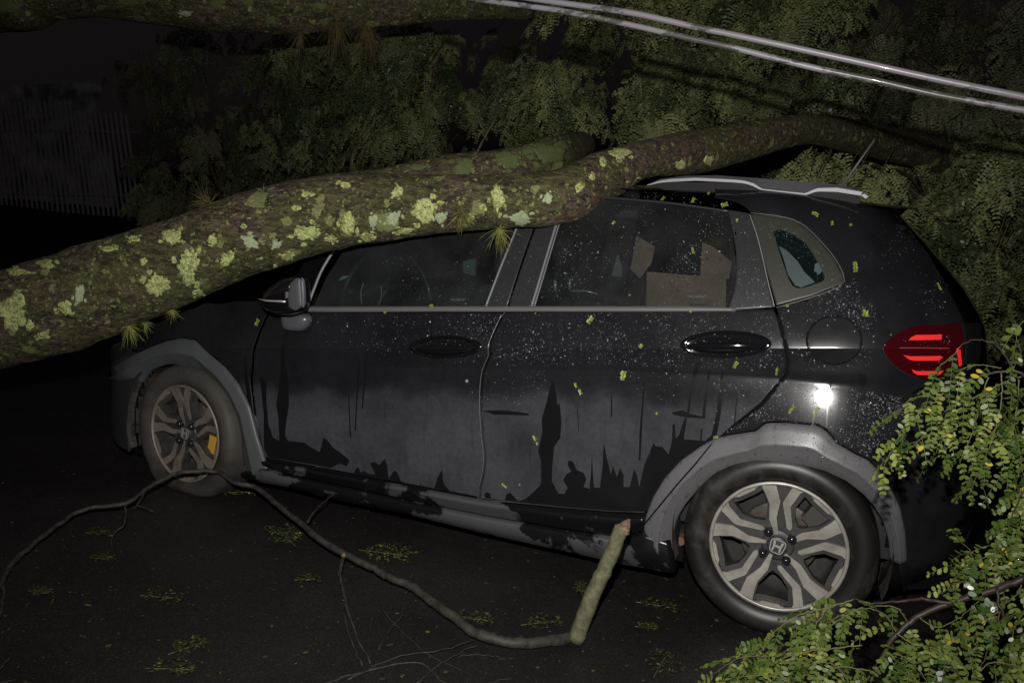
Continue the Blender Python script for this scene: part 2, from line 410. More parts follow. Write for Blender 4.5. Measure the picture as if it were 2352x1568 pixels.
str_rear = [
 z5([(1440, 1050), (1450, 1060), (1465, 1130), (1475, 1210), (1488, 1190), (1500, 1320), (1492, 1420), (1452, 1480), (1444, 1568), (1440, 1536+60)])+z5b([(1437, 250), (1480, 330), (1520, 330), (1540, 290), (1510, 240), (1530, 205), (1562, 185), (1540, 140), (1545, 112), (1575, 120), (1600, 175), (1645, 195), (1662, 235), (1645, 285), (1682, 300), (1692, 200), (1699, 60), (1704, 190), (1712, 290), (1750, 290), (1768, 150), (1772, 60), (1776, 0), (1790, 70), (1812, 160), (1822, 205), (1835, 148), (1862, 220), (1882, 160), (1905, 210), (1905, 285), (1945, 285), (1975, 165), (1996, 220), (2008, 290), (2040, 140), (2075, 60)])
   +z5([(2072, 1560), (2080, 1500), (2105, 1450), (2112, 1475), (2160, 1480), (2198, 1530), (2212, 1480), (2222, 1430), (2225, 1335), (2240, 1330), (2246, 1425), (2268, 1400)])+z6([(135, 1290), (150, 1290), (130, 1430), (270, 1440), (312, 1400), (345, 1240), (360, 1110), (372, 985), (388, 985), (385, 1110), (372, 1260), (345, 1400), (310, 1440), (240, 1470)])+[(1600, 1034), (1560, 1066), (1520, 1118), (1497, 1160), (1484, 1174), (1400, 1172), (1290, 1163), (1190, 1152), (1115, 1143), (1112, 1135), (1118, 1129), (1125, 1132), (1130, 1148), (1160, 1148), (1163, 1135), (1172, 1130), (1190, 1150), (1205, 1146), (1225, 1130), (1240, 1115), (1243, 1105), (1243, 1060), (1236, 1035), (1240, 1018), (1246, 990), (1244, 965), (1255, 925), (1264, 890)],
 z5([(2036, 1060), (2044, 1060), (2024, 1400), (2016, 1568), (2004, 1568), (2010, 1380)]), z5([(1602, 1230), (1608, 1230), (1614, 1380), (1610, 1380)]), z5([(1822, 1150), (1830, 1150), (1832, 1280), (1822, 1290)]),
 z5([(2236, 1085), (2246, 1060), (2254, 1090), (2244, 1110)]), z6([(205, 930), (240, 930), (215, 1010), (185, 1130), (165, 1260), (150, 1260), (170, 1080)]), z6([(285, 985), (305, 985), (290, 1100), (278, 1180), (268, 1290), (250, 1290), (262, 1150)]),
 z6([(50, 1255), (120, 1240), (160, 1262), (270, 1285), (270, 1296), (150, 1288), (60, 1270)]), z6([(476, 1130), (482, 1130), (464, 1335), (456, 1335)]), z6([(240, 1360), (250, 1360), (246, 1440), (236, 1440)]), z6([(66, 1080), (76, 1060), (82, 1090), (74, 1120)]),
 z5([(985, 1245), (1100, 1240), (1200, 1250), (1280, 1262), (1290, 1275), (1180, 1272), (1060, 1270)])]
fdoor = conform('door', front_shut+rocker+b_shut[::-1], [M_door, M_wet], car, streaks=str_front)
rdoor = conform('door', b_shut+rocker2+arch_out_door+r_shut[::-1][0:], [M_door, M_wet], car, streaks=str_rear)
fdoor['label'] = 'front door with mirror and dusty lower half'; rdoor['label'] = 'rear door with long wet runs in the dust'

# --- front fender: from its arch back to the door
arch_f_out = [(254, 846), (300, 818), (337, 800), (380, 783), (415, 776), (448, 781), (457, 790), (475, 808), (517, 843), (548, 881), (576, 934), (594, 1005), (617, 1080), (622, 1084)]
arch_f_in = [(318, 880), (324, 868), (337, 853), (358, 843), (376, 838), (394, 837), (429, 843), (468, 860), (499, 888), (520, 920), (541, 969), (549, 1015), (553, 1057), (557, 1092)]
fender = conform('fender', [(616, 716), (594, 765), (581, 808), (576, 874), (585, 962), (594, 1003), (576, 934), (548, 881), (517, 843), (475, 808), (457, 790), (448, 781), (415, 776), (380, 783), (337, 800), (300, 818), (254, 846), (262, 800), (330, 745), (420, 712), (540, 690), (618, 690)], [M_door, M_wet], car,
 streaks=[[(561, 822), (564, 822), (568, 860), (577, 905), (582, 960), (584, 985), (577, 965), (568, 915), (562, 870)], [(546, 852), (548, 850), (549, 880), (547, 878)]])
# --- rear quarter panel with the roof side (C-shaped round the quarter glass)
roof_seam = [(830, 452), (900, 436), (1000, 428), (1200, 430), (1400, 452), (1530, 443), (1640, 456), (1684, 464), (1709, 475), (1722, 488)]
qglass = [(1722, 488), (1784, 497), (1828, 508), (1856, 527), (1884, 555), (1915, 592), (1937, 633), (1938, 642), (1935, 650), (1928, 655), (1866, 680), (1781, 704)]
arch_r_out = [(1631, 1026), (1638, 1008), (1666, 1001), (1736, 990), (1757, 973), (1768, 971), (1806, 971), (1877, 978), (1898, 990), (1922, 1018), (1965, 1043), (1993, 1056), (2015, 1078), (2035, 1105)]
lamp = [(2027, 794), (2044, 778), (2069, 761), (2089, 751), (2114, 747), (2171, 746), (2194, 739), (2207, 745), (2214, 773), (2217, 802), (2212, 839), (2175, 866), (2124, 873), (2083, 858), (2052, 838), (2034, 817)]
quarter = conform('quarter_panel', [(1640, 456), (1684, 464), (1709, 475)]+qglass[0:]+[(1785, 723), (1794, 751), (1805, 797), (1809, 829), (1806, 860), (1750, 927), (1687, 976), (1631, 1026)]+arch_r_out[1:]+[(2060, 1040), (2085, 960), (2100, 900), (2190, 870), (2222, 835), (2226, 790), (2222, 745), (2195, 690), (2150, 610), (2098, 530), (2060, 490), (1995, 470), (1900, 453), (1800, 441), (1700, 434), (1640, 432)], [M_paint, M_wet], car,
 streaks=[z6([(1088, 1035), (1095, 1060), (1090, 1110), (1075, 1200), (1066, 1350), (1055, 1350), (1066, 1200), (1080, 1110)]), z6([(1270, 1000), (1320, 1005), (1325, 1050), (1300, 1180), (1288, 1180), (1282, 1080), (1268, 1050)]), z6([(978, 1240), (990, 1250), (975, 1340), (968, 1340)])])
# fuel flap lying in the quarter panel
tt = np.linspace(0, 2*math.pi, 41)[:-1]
cap = conform('fuel_flap', [(1916+64*math.cos(t)*1.0, 781+56*math.sin(t)) for t in tt], M_paint, quarter, off=-.0022, step=.02, gap=0, depth=.01)
capring = conform('flap_gap', [(1916+67*math.cos(t), 781+59*math.sin(t)) for t in tt], M_glossblk, quarter, off=-.0006, step=.03, gap=0, depth=.004)
# rear bumper below the lamp
bumper = conform('bumper', [(2100, 900), (2085, 960), (2060, 1040), (2035, 1105), (2045, 1160), (2058, 1240), (2062, 1300), (2070, 1358), (2140, 1352), (2193, 1320), (2240, 1200), (2262, 1000), (2240, 900), (2200, 870)], M_paint, car)
bumper['label'] = 'rear bumper in the shadow of the leaves'
xs_ = np.linspace(-.60, -.44, 5)
fbump = conform('bumper', None, mat('scuffed_bumper_plastic', (.03, .031, .033), .5), car, xz=[(-.715, .60), (-.72, .45), (-.71, .34), (-.69, .26), (-.60, .20), (-.40, .17), (-.352, .17), (-.352, .22), (-.36, .30), (-.345, .40), (-.31, .49), (-.25, .57), (-.25, .63), (-.40, .70), (-.60, .68)])
fbump['label'] = 'front bumper corner ahead of the front wheel'

# --- rocker mouldings
seam = [(606, 1068), (657, 1086), (762, 1108), (938, 1146), (1114, 1182), (1290, 1212), (1431, 1232), (1476, 1216)]
clad_top = [(606, 1056), (657, 1064), (762, 1084), (938, 1116), (1100, 1146), (1290, 1170), (1400, 1179), (1484, 1183)]
sb = [(560, 1096), (598, 1110), (668, 1122), (762, 1148), (938, 1184), (1114, 1228), (1290, 1267), (1413, 1295), (1536, 1319), (1548, 1317)]
sill_top = [(560, 1082), (606, 1071), (657, 1089), (762, 1111), (938, 1149), (1114, 1185), (1290, 1215), (1431, 1235), (1478, 1219), (1540, 1240)]
dclad = strip('door_moulding', clad_top, seam, M_clad, fdoor, [(0, -.002), (.06, .006), (.12, .016), (.32, .02), (.42, .014), (.9, .012), (1, .004)], 90)
sill = strip('sill', sill_top, sb, M_clad, car, [(0, -.004), (.05, .012), (.15, .02), (.55, .018), (.7, .012), (.95, -.004), (1, -.012)], 90, back=.12)
# --- wheel arch mouldings
prof = [(0, -.002), (.025, .005), (.06, .009), (.2, .0135), (.35, .0185), (.46, .0225), (.49, .023), (.52, .020), (.7, .009), (.96, -.009), (1, -.014)]
arch_in_r = [(1546, 1312), (1542, 1260), (1547, 1216), (1553, 1193), (1573, 1160), (1603, 1124), (1635, 1098), (1681, 1078), (1731, 1068), (1780, 1066), (1845, 1071), (1895, 1084), (1944, 1107), (1983, 1137), (2009, 1166), (2029, 1199), (2042, 1245), (2046, 1290)]
arch_full_out = [(1478, 1216), (1480, 1200), (1487, 1172), (1500, 1140), (1525, 1098), (1564, 1056), (1602, 1029), (1638, 1008), (1666, 1001), (1736, 990), (1757, 973), (1768, 971), (1806, 971), (1877, 978), (1898, 990), (1922, 1018), (1965, 1043), (1993, 1056), (2020, 1082), (2045, 1118), (2068, 1165), (2080, 1220), (2084, 1290)]
rarch = strip('wheel_arch', arch_full_out, arch_in_r, M_arch, car, prof, 90)
M_archf = mat('front_arch_dimmed', (.07, .075, .08), .42, spec=.5); dirty_ = noise(M_archf, 7, 5, .6, objco(M_archf)); L(M_archf, mixc(M_archf, dirty_.outputs[0], (.055, .06, .064), (.095, .10, .105)), P(M_archf).inputs['Base Color'])  # front copy of the arch colour, darkened for its distance from the flash
farch = strip('wheel_arch', arch_f_out, arch_f_in, M_archf, car, prof, 80)
# the shut line crossing the rear arch moulding
cut = MB(); pa = onS([(1640, 1012), (1600, 1060), (1560, 1105), (1526, 1146), (1490, 1190), (1462, 1222)])
pa[:, 1] -= np.array([.004, .0335, .034, .034, .026, .022])+.0012
cut.tube(pa, .0022, 6); cut.build('shut_line', M_dark, rarch and car)

# --- belt moulding, windows, pillars
belt_t = [(700, 703), (762, 704), (1000, 703), (1163, 703), (1400, 703), (1590, 703), (1690, 706)]
belt_b = [(698, 716), (762, 717), (1000, 716), (1163, 716), (1400, 716), (1590, 716), (1690, 715)]
bt = strip('belt_moulding', belt_t, belt_b, M_belt, car, [(0, -.002), (.1, .004), (.35, .008), (.7, .008), (.95, .003), (1, 0)], 60, back=.015)
gf = [(722, 704), (748, 640), (800, 560), (870, 480), (960, 452), (1100, 452), (1200, 478), (1196, 500), (1119, 704)]
gr = [(1226, 704), (1282, 530), (1300, 470), (1416, 457), (1540, 469), (1673, 487), (1682, 530), (1688, 580), (1690, 630), (1683, 670), (1672, 705)]
wf = conform('window', gf, M_glass, fdoor, off=.006, step=.06, gap=0, depth=.003, lip=False)
wr = conform('window', gr, M_glass, rdoor, off=.006, step=.06, gap=0, depth=.003, lip=False)
pb1 = conform('pillar_trim', [(1117, 704), (1196, 500), (1236, 495), (1165, 704)], M_trim, fdoor, off=-.001, gap=.0008, depth=.02)
pb2 = conform('pillar_trim', [(1168, 704), (1240, 495), (1292, 492), (1228, 704)], M_trim, rdoor, off=-.001, gap=.0008, depth=.02)
pc = conform('pillar_trim', [(1671, 483), (1700, 486), (1721, 490), (1743, 556), (1764, 646), (1778, 706), (1676, 713), (1672, 705), (1684, 670), (1691, 630), (1690, 580), (1682, 530)], M_trim, rdoor, off=-.001, gap=.0008, depth=.02)
def bar(name, px, hw, material, parent, out=.004):
    p_ = onS(px); p_[:, 1] -= out
    b_ = MB(); b_.tube(resample(smooth_path(p_, 4), 24), hw, 8)
    return b_.build(name, material, parent, True)
for px_, pr in (([(1117, 703), (1150, 616), (1185, 530), (1196, 500)], fdoor), ([(1222, 703), (1250, 610), (1274, 530), (1285, 495)], rdoor)):
    bar('window_rubber', px_, .0045, M_seal, pr)
bar('window_rubber', [(1229, 703), (1257, 610), (1281, 530), (1292, 495)], .0025, M_seal, rdoor, .006)
bar('window_rubber', [(1722, 492), (1743, 556), (1764, 646), (1779, 704)], .0016, M_bright, rdoor, .003)
bar('window_rubber', [(708, 703), (726, 655), (745, 612), (790, 545), (850, 478)], .006, mat('pale_pillar_strip', (.2, .2, .22), .4), fdoor, .004)
bar('window_frame', [(1380, 454), (1416, 456), (1540, 467), (1676, 486)], .0048, M_trim, rdoor, .003)
# front quarter triangle and A-pillar
conform('quarter_window', [(640, 700), (700, 704), (745, 612), (850, 478), (800, 490), (700, 600)], M_glossblk, car, off=.004, lip=False)
# quarter glass: wide olive-grey printed border with a small clear pane
M_frit = mat('printed_glass_border', (.034, .035, .028), .45, coat=.15, coat_r=.2)
qclear = [(1776, 533), (1784, 528), (1794, 527), (1822, 539), (1850, 558), (1869, 586), (1894, 634), (1893, 643), (1884, 648), (1847, 661), (1832, 662), (1820, 656), (1812, 642), (1794, 592)]
qw = conform('quarter_window', [(1724, 492)]+qglass[1:-1]+[(1783, 702)], M_frit, car, off=-.003, gap=.001, depth=.01, step=.04)
conform('clear_pane', qclear, mat('deep_tinted_pane', (.004, .008, .009), .06, coat=1), qw, off=-.0045, lip=False)
conform('lining_patch', [(1789, 565), (1806, 574), (1832, 600), (1848, 625), (1872, 648), (1840, 660), (1826, 655), (1810, 630), (1800, 595)], mat('pale_pillar_lining', (.045, .065, .068), .5), qw, off=-.0055, lip=False)  # pillar lining behind the glass, laid on the pane as pale patches
conform('lining_patch', [(1872, 606), (1880, 603), (1888, 622), (1882, 630), (1870, 622)], mat('pale_pillar_lining_b', (.06, .085, .09), .5), qw, off=-.0057, lip=False)
bar('window_rubber', [(1724, 489), (1784, 496), (1828, 507), (1857, 526), (1885, 554), (1917, 592), (1939, 633), (1940, 643), (1930, 657), (1866, 682), (1783, 706)], .0014, M_belt, qw, .004)
# etched numbers on the door glasses
def etched(txt, px, h, parent, flip=False):
    c = bpy.data.curves.new('etched_number', 'FONT'); c.body = txt; c.size = h; c.extrude = .0001; c.materials.append(M_etch)
    o = bpy.data.objects.new('etched_number', c); p_ = onS([px], -.001)[0]
    dg = bpy.context.evaluated_depsgraph_get(); link(o)
    bpy.context.view_layer.update(); me = bpy.data.meshes.new_from_object(o.evaluated_get(dg)); bpy.data.objects.remove(o)
    a = np.zeros(len(me.vertices)*3); me.vertices.foreach_get('co', a); a = a.reshape(-1, 3)
    x = p_[0]+a[:, 0]; z = p_[2]+a[:, 1]+.089*a[:, 0]; V = np.stack([x, S(x, z)-.0005, z], 1)-CL
    me.vertices.foreach_set('co', V.ravel()); me.materials.clear(); me.materials.append(M_etch)
    return link(bpy.data.objects.new('etched_number', me), parent)
M_etch = mat('etched_glass', (.22, .24, .24), .6)
etched('*KK103567*', (1033, 691), .013, fdoor); etched('*KK103567*', (1578, 684), .013, rdoor)

bar('edge_highlight', [(1160, 718), (1152, 723), (1132, 766), (1121, 795), (1124, 811), (1115, 832), (1106, 857), (1102, 899), (1102, 945), (1106, 1005), (1110, 1035), (1111, 1059), (1106, 1094), (1100, 1118)], .0010, mat('pale_edge_highlight', (.24, .23, .235), .3, metal=.3), fdoor, .0012)  # thin pale tube in place of the highlight along the front door's edge
# --- door handles: scooped dish and pull bar
def handle(cx, cy, rx, ry, bx, bry, parent):
    p_ = onS([(cx, cy), (cx-rx, cy), (cx+rx, cy), (cx, cy-ry), (cx, cy+ry)])
    c = p_[0]; a = (p_[2][0]-p_[1][0])/2; b_ = (p_[3][2]-p_[4][2])/2; n = 40; V = []
    tl = (p_[2][2]-p_[1][2])/(2*a)
    prof_ = [(1.04, -.0006), (1.0, .0032), (.95, .0042), (.9, .002), (.84, -.004), (.6, -.012), (.3, -.015), (0.02, -.015)]
    # the dish is pressed forward so that its rim stands proud of the sheet and its bowl sits behind the bar
    for r, h in prof_:
        for k in range(n):
            t = 2*math.pi*k/n; x = c[0]+a*r*math.cos(t); z = c[2]+b_*r*math.sin(t)+tl*a*r*math.cos(t)
            ym = float(S(x, z)); yf = float(S(x, c[2])); V.append((x, (ym if r > .9 else ym)-max(h, -.0)-.0008-(.0 if h > 0 else .0002*(1-r)), z))
    Fc = [(i*n+k, (i+1)*n+k, (i+1)*n+(k+1) % n, i*n+(k+1) % n) for i in range(len(prof_)-1) for k in range(n)]
    o = mesh('handle_dish', V, Fc, M_glossblk, None, True); o.data.transform(Matrix.Translation(-Vector(CL))); o.parent = parent
    q = onS([(cx-bx, cy+4), (cx+bx, cy+4), (cx, cy+4-bry), (cx, cy+4+bry)]); L_ = (q[1]-q[0]); hh = (q[2][2]-q[3][2])/2
    bm = MB(); V = []; ns = 22; m_ = 16
    for i in range(ns+1):
        s = i/ns; e = math.sin(math.pi*min(max(s, .02), .98))**.55; cpt = q[0]+L_*s
        yb_ = float(S(cpt[0], cpt[2]))-.012-.012*math.sin(math.pi*s)
        for k in range(m_):
            t = 2*math.pi*k/m_; V.append((cpt[0], yb_-.007*e*math.sin(t), cpt[2]+hh*e*math.cos(t)))
    Fc = [(i*m_+k, i*m_+(k+1) % m_, (i+1)*m_+(k+1) % m_, (i+1)*m_+k) for i in range(ns) for k in range(m_)]+[list(range(m_)), [ns*m_+k for k in range(m_)]]
    o = mesh('door_handle', V, Fc, M_glossblk, None, True); o.data.transform(Matrix.Translation(-Vector(CL))); o.parent = parent
def fixn(o):
    bm = bmesh.new(); bm.from_mesh(o.data); bmesh.ops.recalc_face_normals(bm, faces=bm.faces[:]); bm.to_mesh(o.data); bm.free()
handle(1021, 797, 80, 26, 66, 11, fdoor); handle(1665, 791, 101, 31, 92, 12, rdoor)
# small round blister (key lock) on the front door
lk = onS([(1072, 875)])[0]; b_ = MB(); n = 16
b_.add([(lk[0]+.006*r*math.cos(2*math.pi*k/n), lk[1]-h, lk[2]+.006*r*math.sin(2*math.pi*k/n)) for r, h in ((1.3, -.001), (1, .003), (.5, .006), (.05, .007)) for k in range(n)], [(i*n+k, i*n+(k+1) % n, (i+1)*n+(k+1) % n, (i+1)*n+k) for i in range(3) for k in range(n)])
o = b_.build('door_lock', mat('lock_metal', (.35, .33, .33), .4, metal=.4), None, True); o.data.transform(Matrix.Translation(-Vector(CL))); o.parent = fdoor

# --- tail lamp
M_lens = mat('dark_red_lens', (.045, .002, .004), .08, coat=1, coat_r=.04); M_lampglow = mat('red_bar_flash_glow', (.8, .03, .03), .3, emis=(1, .035, .04), es=.2)  # lamp bars glow faintly in place of the flash they reflect
lampo = conform('tail_lamp', lamp, M_lens, car, off=-.006, gap=0, depth=.02, step=.03)
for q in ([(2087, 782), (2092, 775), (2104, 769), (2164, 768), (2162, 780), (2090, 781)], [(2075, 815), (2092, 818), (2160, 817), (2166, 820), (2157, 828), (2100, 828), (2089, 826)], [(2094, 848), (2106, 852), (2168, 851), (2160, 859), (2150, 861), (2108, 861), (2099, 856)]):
    conform('lamp_bar', q, M_lampglow, lampo, off=-.0085, lip=False, step=.04)
bar('lamp_rib', [(2066, 798), (2110, 798), (2180, 799)], .0012, mat('lens_ridge', (.5, .08, .08), .2, coat=1), lampo, .009)
conform('lamp_side', [(2196, 800), (2206, 803), (2210, 838), (2203, 842)], M_lampglow, lampo, off=-.0085, lip=False, step=.04)
bar('lamp_edge', [(2027, 796), (2034, 817), (2052, 838), (2083, 858), (2110, 868)], .0012, M_trim, lampo, .007)

# --- roof, tailgate, bonnet, windscreen, dark inner shell
def patch(name, fn, us, vs, m_, parent=car, flip=False):
    V = [fn(u, v) for v in vs for u in us]; nu = len(us)
    Fc = [(j*nu+i, j*nu+i+1, (j+1)*nu+i+1, (j+1)*nu+i) for j in range(len(vs)-1) for i in range(nu-1)]
    o = mesh(name, V, Fc, m_, parent, True); return o
def roof(u, v):                              # u along the car, v across
    x = .95+u*1.93; e = abs(v-.5)*2
    ze = 1.497-.03*(u*2-1)**2-.012*u; y0 = float(S(min(x, 2.7), ze))+.0
    y = y0+(2*(YC-y0))*v
    return (x, y, ze+.045*(1-e**2.2)*(1-.3*abs(u*2-1)**3))
patch('roof', roof, np.linspace(0, 1, 30), np.linspace(0, 1, 24), M_paint)
def tailgate(u, v):
    z = .45+u*1.02; xr = float(np.interp(z, ZR, XR)); e = abs(v-.5)*2; y0 = .36; return (xr+.05*(1-e**2)-.0, y0+2*(YC-y0)*v, z)
patch('tailgate', tailgate, np.linspace(0, 1, 24), np.linspace(0, 1, 16), M_paint)
def spoil(u, v):
    x = 2.66+u*.22; e = abs(v-.5)*2; return (x-.05*e**4, .33+2*(YC-.33)*v, 1.478-.10*u+.03*(1-e**2))
sp_ = patch('spoiler', spoil, np.linspace(0, 1, 8), np.linspace(0, 1, 16), M_paint)
sm = sp_.modifiers.new('thick', 'SOLIDIFY'); sm.thickness = .035; sm.offset = 0
def bonnet(u, v):
    x = -.68+u*.68; e = abs(v-.5)*2; z = .70+.30*u**.7-.05*e**3; y0 = .12+.12*(1-u); return (x, y0+2*(YC-y0)*v, z)
patch('bonnet', bonnet, np.linspace(0, 1, 16), np.linspace(0, 1, 16), M_paint)
def wscreen(u, v):
    x = -.0+u*.95; e = abs(v-.5)*2; y0 = .13+.12*u; return (x+.04*e*e, y0+2*(YC-y0)*v, .985+.49*u**.9)
patch('windscreen', wscreen, np.linspace(0, 1, 10), np.linspace(0, 1, 10), M_glass)
# inner shell behind the panels with round wheel openings
xs = np.arange(-.68, 3.12, .02); zs = np.arange(.16, 1.12, .02); V = []; Fc = []
for z in zs:
    for x in xs: V.append((x, float(S(x, min(z, zb(x))))+.035, z))
V = np.array(V); nx = len(xs)
for j in range(len(zs)-1):
    for i in range(nx-1):
        cx, cz = xs[i]+.01, zs[j]+.01
        if cz > zb(cx)-.015 or cz > .84+.3*min(1, (cx+.68)/.68): continue
        if cz > 1.3-.5*max(0, cx-2.9): continue
        if math.hypot(cx-2.555, cz-.315) < .338 or math.hypot(cx-.0, cz-.315) < .335: continue
        Fc.append((j*nx+i, j*nx+i+1, (j+1)*nx+i+1, (j+1)*nx+i))
shell = mesh('body_shell', V, Fc, M_dark, car)
ub = MB(); ub.box((-.6, .32, .17), (2.85, 2*YC-.32, .22))
for cx in (0, 2.555):                          # wheel housings, brown with road dirt
    n = 26; A = [(cx+.352*math.cos(t), y, .315+.352*math.sin(t)) for y in (.005, .30) for t in np.linspace(-.35, math.pi+.35, n)]
    ub.add(A, [(i, i+1, n+i+1, n+i) for i in range(n-1)], 1)
    ub.add([(cx+.352*math.cos(t), .30, .315+.352*math.sin(t)) for t in np.linspace(-.35, math.pi+.35, n)], [list(range(n))], 0)
def liner_mat():
    M = mat('dirty_wheel_housing', (.06, .05, .045), .7); co = objco(M); n = noise(M, 14, 6, .65, co)
    L(M, mixc(M, ramp(M, n.outputs[0], [(.4, (0,)*3), (.6, (1,)*3)]).outputs[0], (.02, .018, .017), (.11, .09, .078)), P(M).inputs['Base Color']); return M
ub.build('underbody', [M_dark, liner_mat()], car)

# --- roof rail
def rail_px(l): return [(x*.3125+1378, y*.3125+367.5) for x, y in l]
rt = rail_px([(345, 183), (440, 140), (620, 117), (860, 113), (1100, 130), (1500, 160), (1780, 185), (1860, 205), (1935, 232)])
rb = rail_px([(350, 188), (520, 158), (700, 148), (980, 160), (1080, 168), (1130, 182), (1190, 216), (1350, 233), (1510, 247), (1600, 222), (1740, 226), (1930, 250)])
def face_strip(name, A, B, y, th, m_, parent, n=60, tilt=0):
    A = onY(resample(A, n), y+tilt); B = onY(resample(B, n), y)
    A2 = A+[0, th, .0]; B2 = B+[0, th, 0]; V = np.vstack([A, B, B2, A2]); Fc = []
    for r in range(4):
        for i in range(n-1): Fc.append((r*n+i, r*n+i+1, ((r+1) % 4)*n+i+1, ((r+1) % 4)*n+i))
    Fc += [[0, n, 2*n, 3*n], [n-1, 4*n-1, 3*n-1, 2*n-1]]
    o = mesh(name, V, Fc, m_, parent, False); fixn(o); return o
YR = .295
rail = face_strip('roof_rail', rt, rb, YR, .045, M_silver, car, tilt=.022)
be_t = rail_px([(345, 184), (440, 152), (520, 140), (700, 131), (980, 144), (1060, 152), (1130, 172), (1190, 213), (1350, 230), (1510, 246), (1560, 222), (1600, 207), (1740, 204), (1930, 235)])
be_b = rail_px([(352, 188), (440, 168), (520, 161), (700, 152), (980, 165), (1060, 172), (1120, 190), (1180, 220), (1350, 238), (1515, 258), (1565, 240), (1605, 231), (1740, 234), (1915, 262)])
face_strip('rail_edge', be_t, be_b, YR-.006, .012, M_bright, rail, tilt=.0)
for q in rail_px([(1925, 252)]):
    b_ = MB(); p_ = onY(rail_px([(1918, 258), (1945, 248), (1975, 270), (1950, 285)]), YR-.006); b_.prism(p_, (0, .03, 0)); o = b_.build('rail_end', M_bright, None); o.data.transform(Matrix.Translation(-Vector(CL))); o.parent = rail; fixn(o)
b_ = MB(); p_ = onY(rail_px([(355, 190), (520, 160), (1080, 170), (1190, 220), (1515, 255), (1605, 230), (1915, 258), (1910, 322), (1500, 300), (1180, 262), (600, 232), (480, 218)]), YR+.012); b_.prism(p_, (0, .02, 0)); o = b_.build('rail_recess_fill', mat('rail_recess_black', (.014, .014, .015), .6, spec=.15), None); o.data.transform(Matrix.Translation(-Vector(CL))); o.parent = rail; fixn(o)  # black filler under the rail stands in for its shaded recess
bar2 = MB(); bar2.tube(onY(rail_px([(560, 226), (900, 240), (1200, 258), (1500, 290), (1890, 375)]), .285), .0035, 8); bar2.build('roof_moulding', M_trim, car, True)
b_ = MB(); A = onY([(1936, 425), (2008, 322)], .62); b_.tube([A[0], A[0]*.5+A[1]*.5, A[1]], [.0055, .0045, .003], 8); b_.build('antenna', mat('antenna_rubber', (.12, .115, .11), .5), car, True)

# --- door mirror
def mp(l): return [(x*.2734+588, y*.2734+532.9) for x, y in l]
YM = -.13
def lathe_blob(name, outline, y, th, m_, parent, rounds=5, bulge=1.0):
    """rounded solid from a traced outline: front face domed towards -y, back likewise"""
    A = onY(outline, y); c = A.mean(0); V = []; n = len(A)
    for i in range(-rounds, rounds+1):
        t = i/rounds*math.pi/2*.97; s = math.cos(t)**.5 if bulge else 1
        V += [c+(a-c)*s+np.array([0, th*math.sin(t), 0]) for a in A]
    Fc = [(r*n+k, r*n+(k+1) % n, (r+1)*n+(k+1) % n, (r+1)*n+k) for r in range(2*rounds) for k in range(n)]+[list(range(n)), [2*rounds*n+k for k in range(n)]]
    o = mesh(name, V, Fc, m_, None, True); o.data.transform(Matrix.Translation(-Vector(CL))); o.parent = parent; fixn(o); return o
hs = resample(mp([(90, 540), (100, 500), (180, 430), (280, 375), (375, 362), (400, 385), (412, 500), (415, 610), (385, 670), (310, 695), (200, 692), (110, 650), (86, 600), (90, 540)]), 36)[:-1]
mir = lathe_blob('door_mirror', hs, YM+.02, .075, M_glossblk, fdoor)
gl_ = resample(mp([(285, 430), (345, 380), (375, 385), (380, 480), (390, 620), (340, 665), (280, 640), (268, 560), (285, 430)]), 24)[:-1]
M_mg = mat('wet_mirror_glass', (.075, .075, .082), .5, spec=.7); nn = noise(M_mg, 420, 2, .6, objco(M_mg)); bump(M_mg, nn.outputs[0], .6, .002)
lathe_blob('mirror_glass', gl_, YM-.062, .008, M_mg, mir)
lathe_blob('mirror_rim', resample(mp([(384, 375), (402, 385), (412, 500), (413, 610), (395, 650), (392, 620), (392, 500), (384, 375)]), 20)[:-1], YM-.06, .01, mat('mirror_rim_grey', (.12, .12, .15), .3), mir)
b_ = MB(); b_.tube(onY(mp([(20, 562), (95, 577), (170, 580), (250, 584)]), YM-.068), [.002, .0035, .004, .004], 8); o = b_.build('indicator_strip', mat('indicator_silver', (.5, .49, .47), .3, metal=.4), None, True); o.data.transform(Matrix.Translation(-Vector(CL))); o.parent = mir
b_ = MB(); b_.prism(onY(mp([(247, 502), (268, 502), (268, 555), (247, 555)]), YM-.07), (0, .01, 0)); o = b_.build('indicator_clip', M_belt, None); o.data.transform(Matrix.Translation(-Vector(CL))); o.parent = mir
M_foot = mat('mirror_foot_grey', (.09, .09, .10), .28, spec=.7)
lathe_blob('mirror_foot', resample(mp([(225, 700), (300, 700), (400, 680), (450, 695), (465, 730), (450, 780), (415, 822), (380, 835), (300, 832), (240, 815), (225, 760), (225, 700)]), 26)[:-1], .0, .035, M_foot, mir)

# --- wheels
M_tyre = mat('tyre_rubber', (.02, .019, .018), .42, spec=.5)
def dirty(M, a, b, sc_, lo, hi):
    co = objco(M); n = noise(M, sc_, 6, .62, co, .3); L(M, mixc(M, ramp(M, n.outputs[0], [(lo, (0,)*3), (hi, (1,)*3)]).outputs[0], a, b), P(M).inputs['Base Color']); return M
dirty(M_tyre, (.012, .0115, .011), (.055, .048, .042), 5.5, .50, .66)
M_tyre2 = mat('dry_dusty_tyre', (.06, .05, .045), .6, spec=.3); dirty(M_tyre2, (.026, .023, .021), (.07, .063, .056), 5, .3, .6)
M_face = mat('machined_alloy', (.33, .31, .275), .42, metal=.45, spec=.6); dirty(M_face, (.30, .285, .25), (.46, .44, .39), 18, .35, .65)
M_face2 = mat('dusty_machined_alloy', (.22, .19, .16), .5, metal=.25); dirty(M_face2, (.17, .145, .12), (.27, .235, .20), 12, .35, .65)
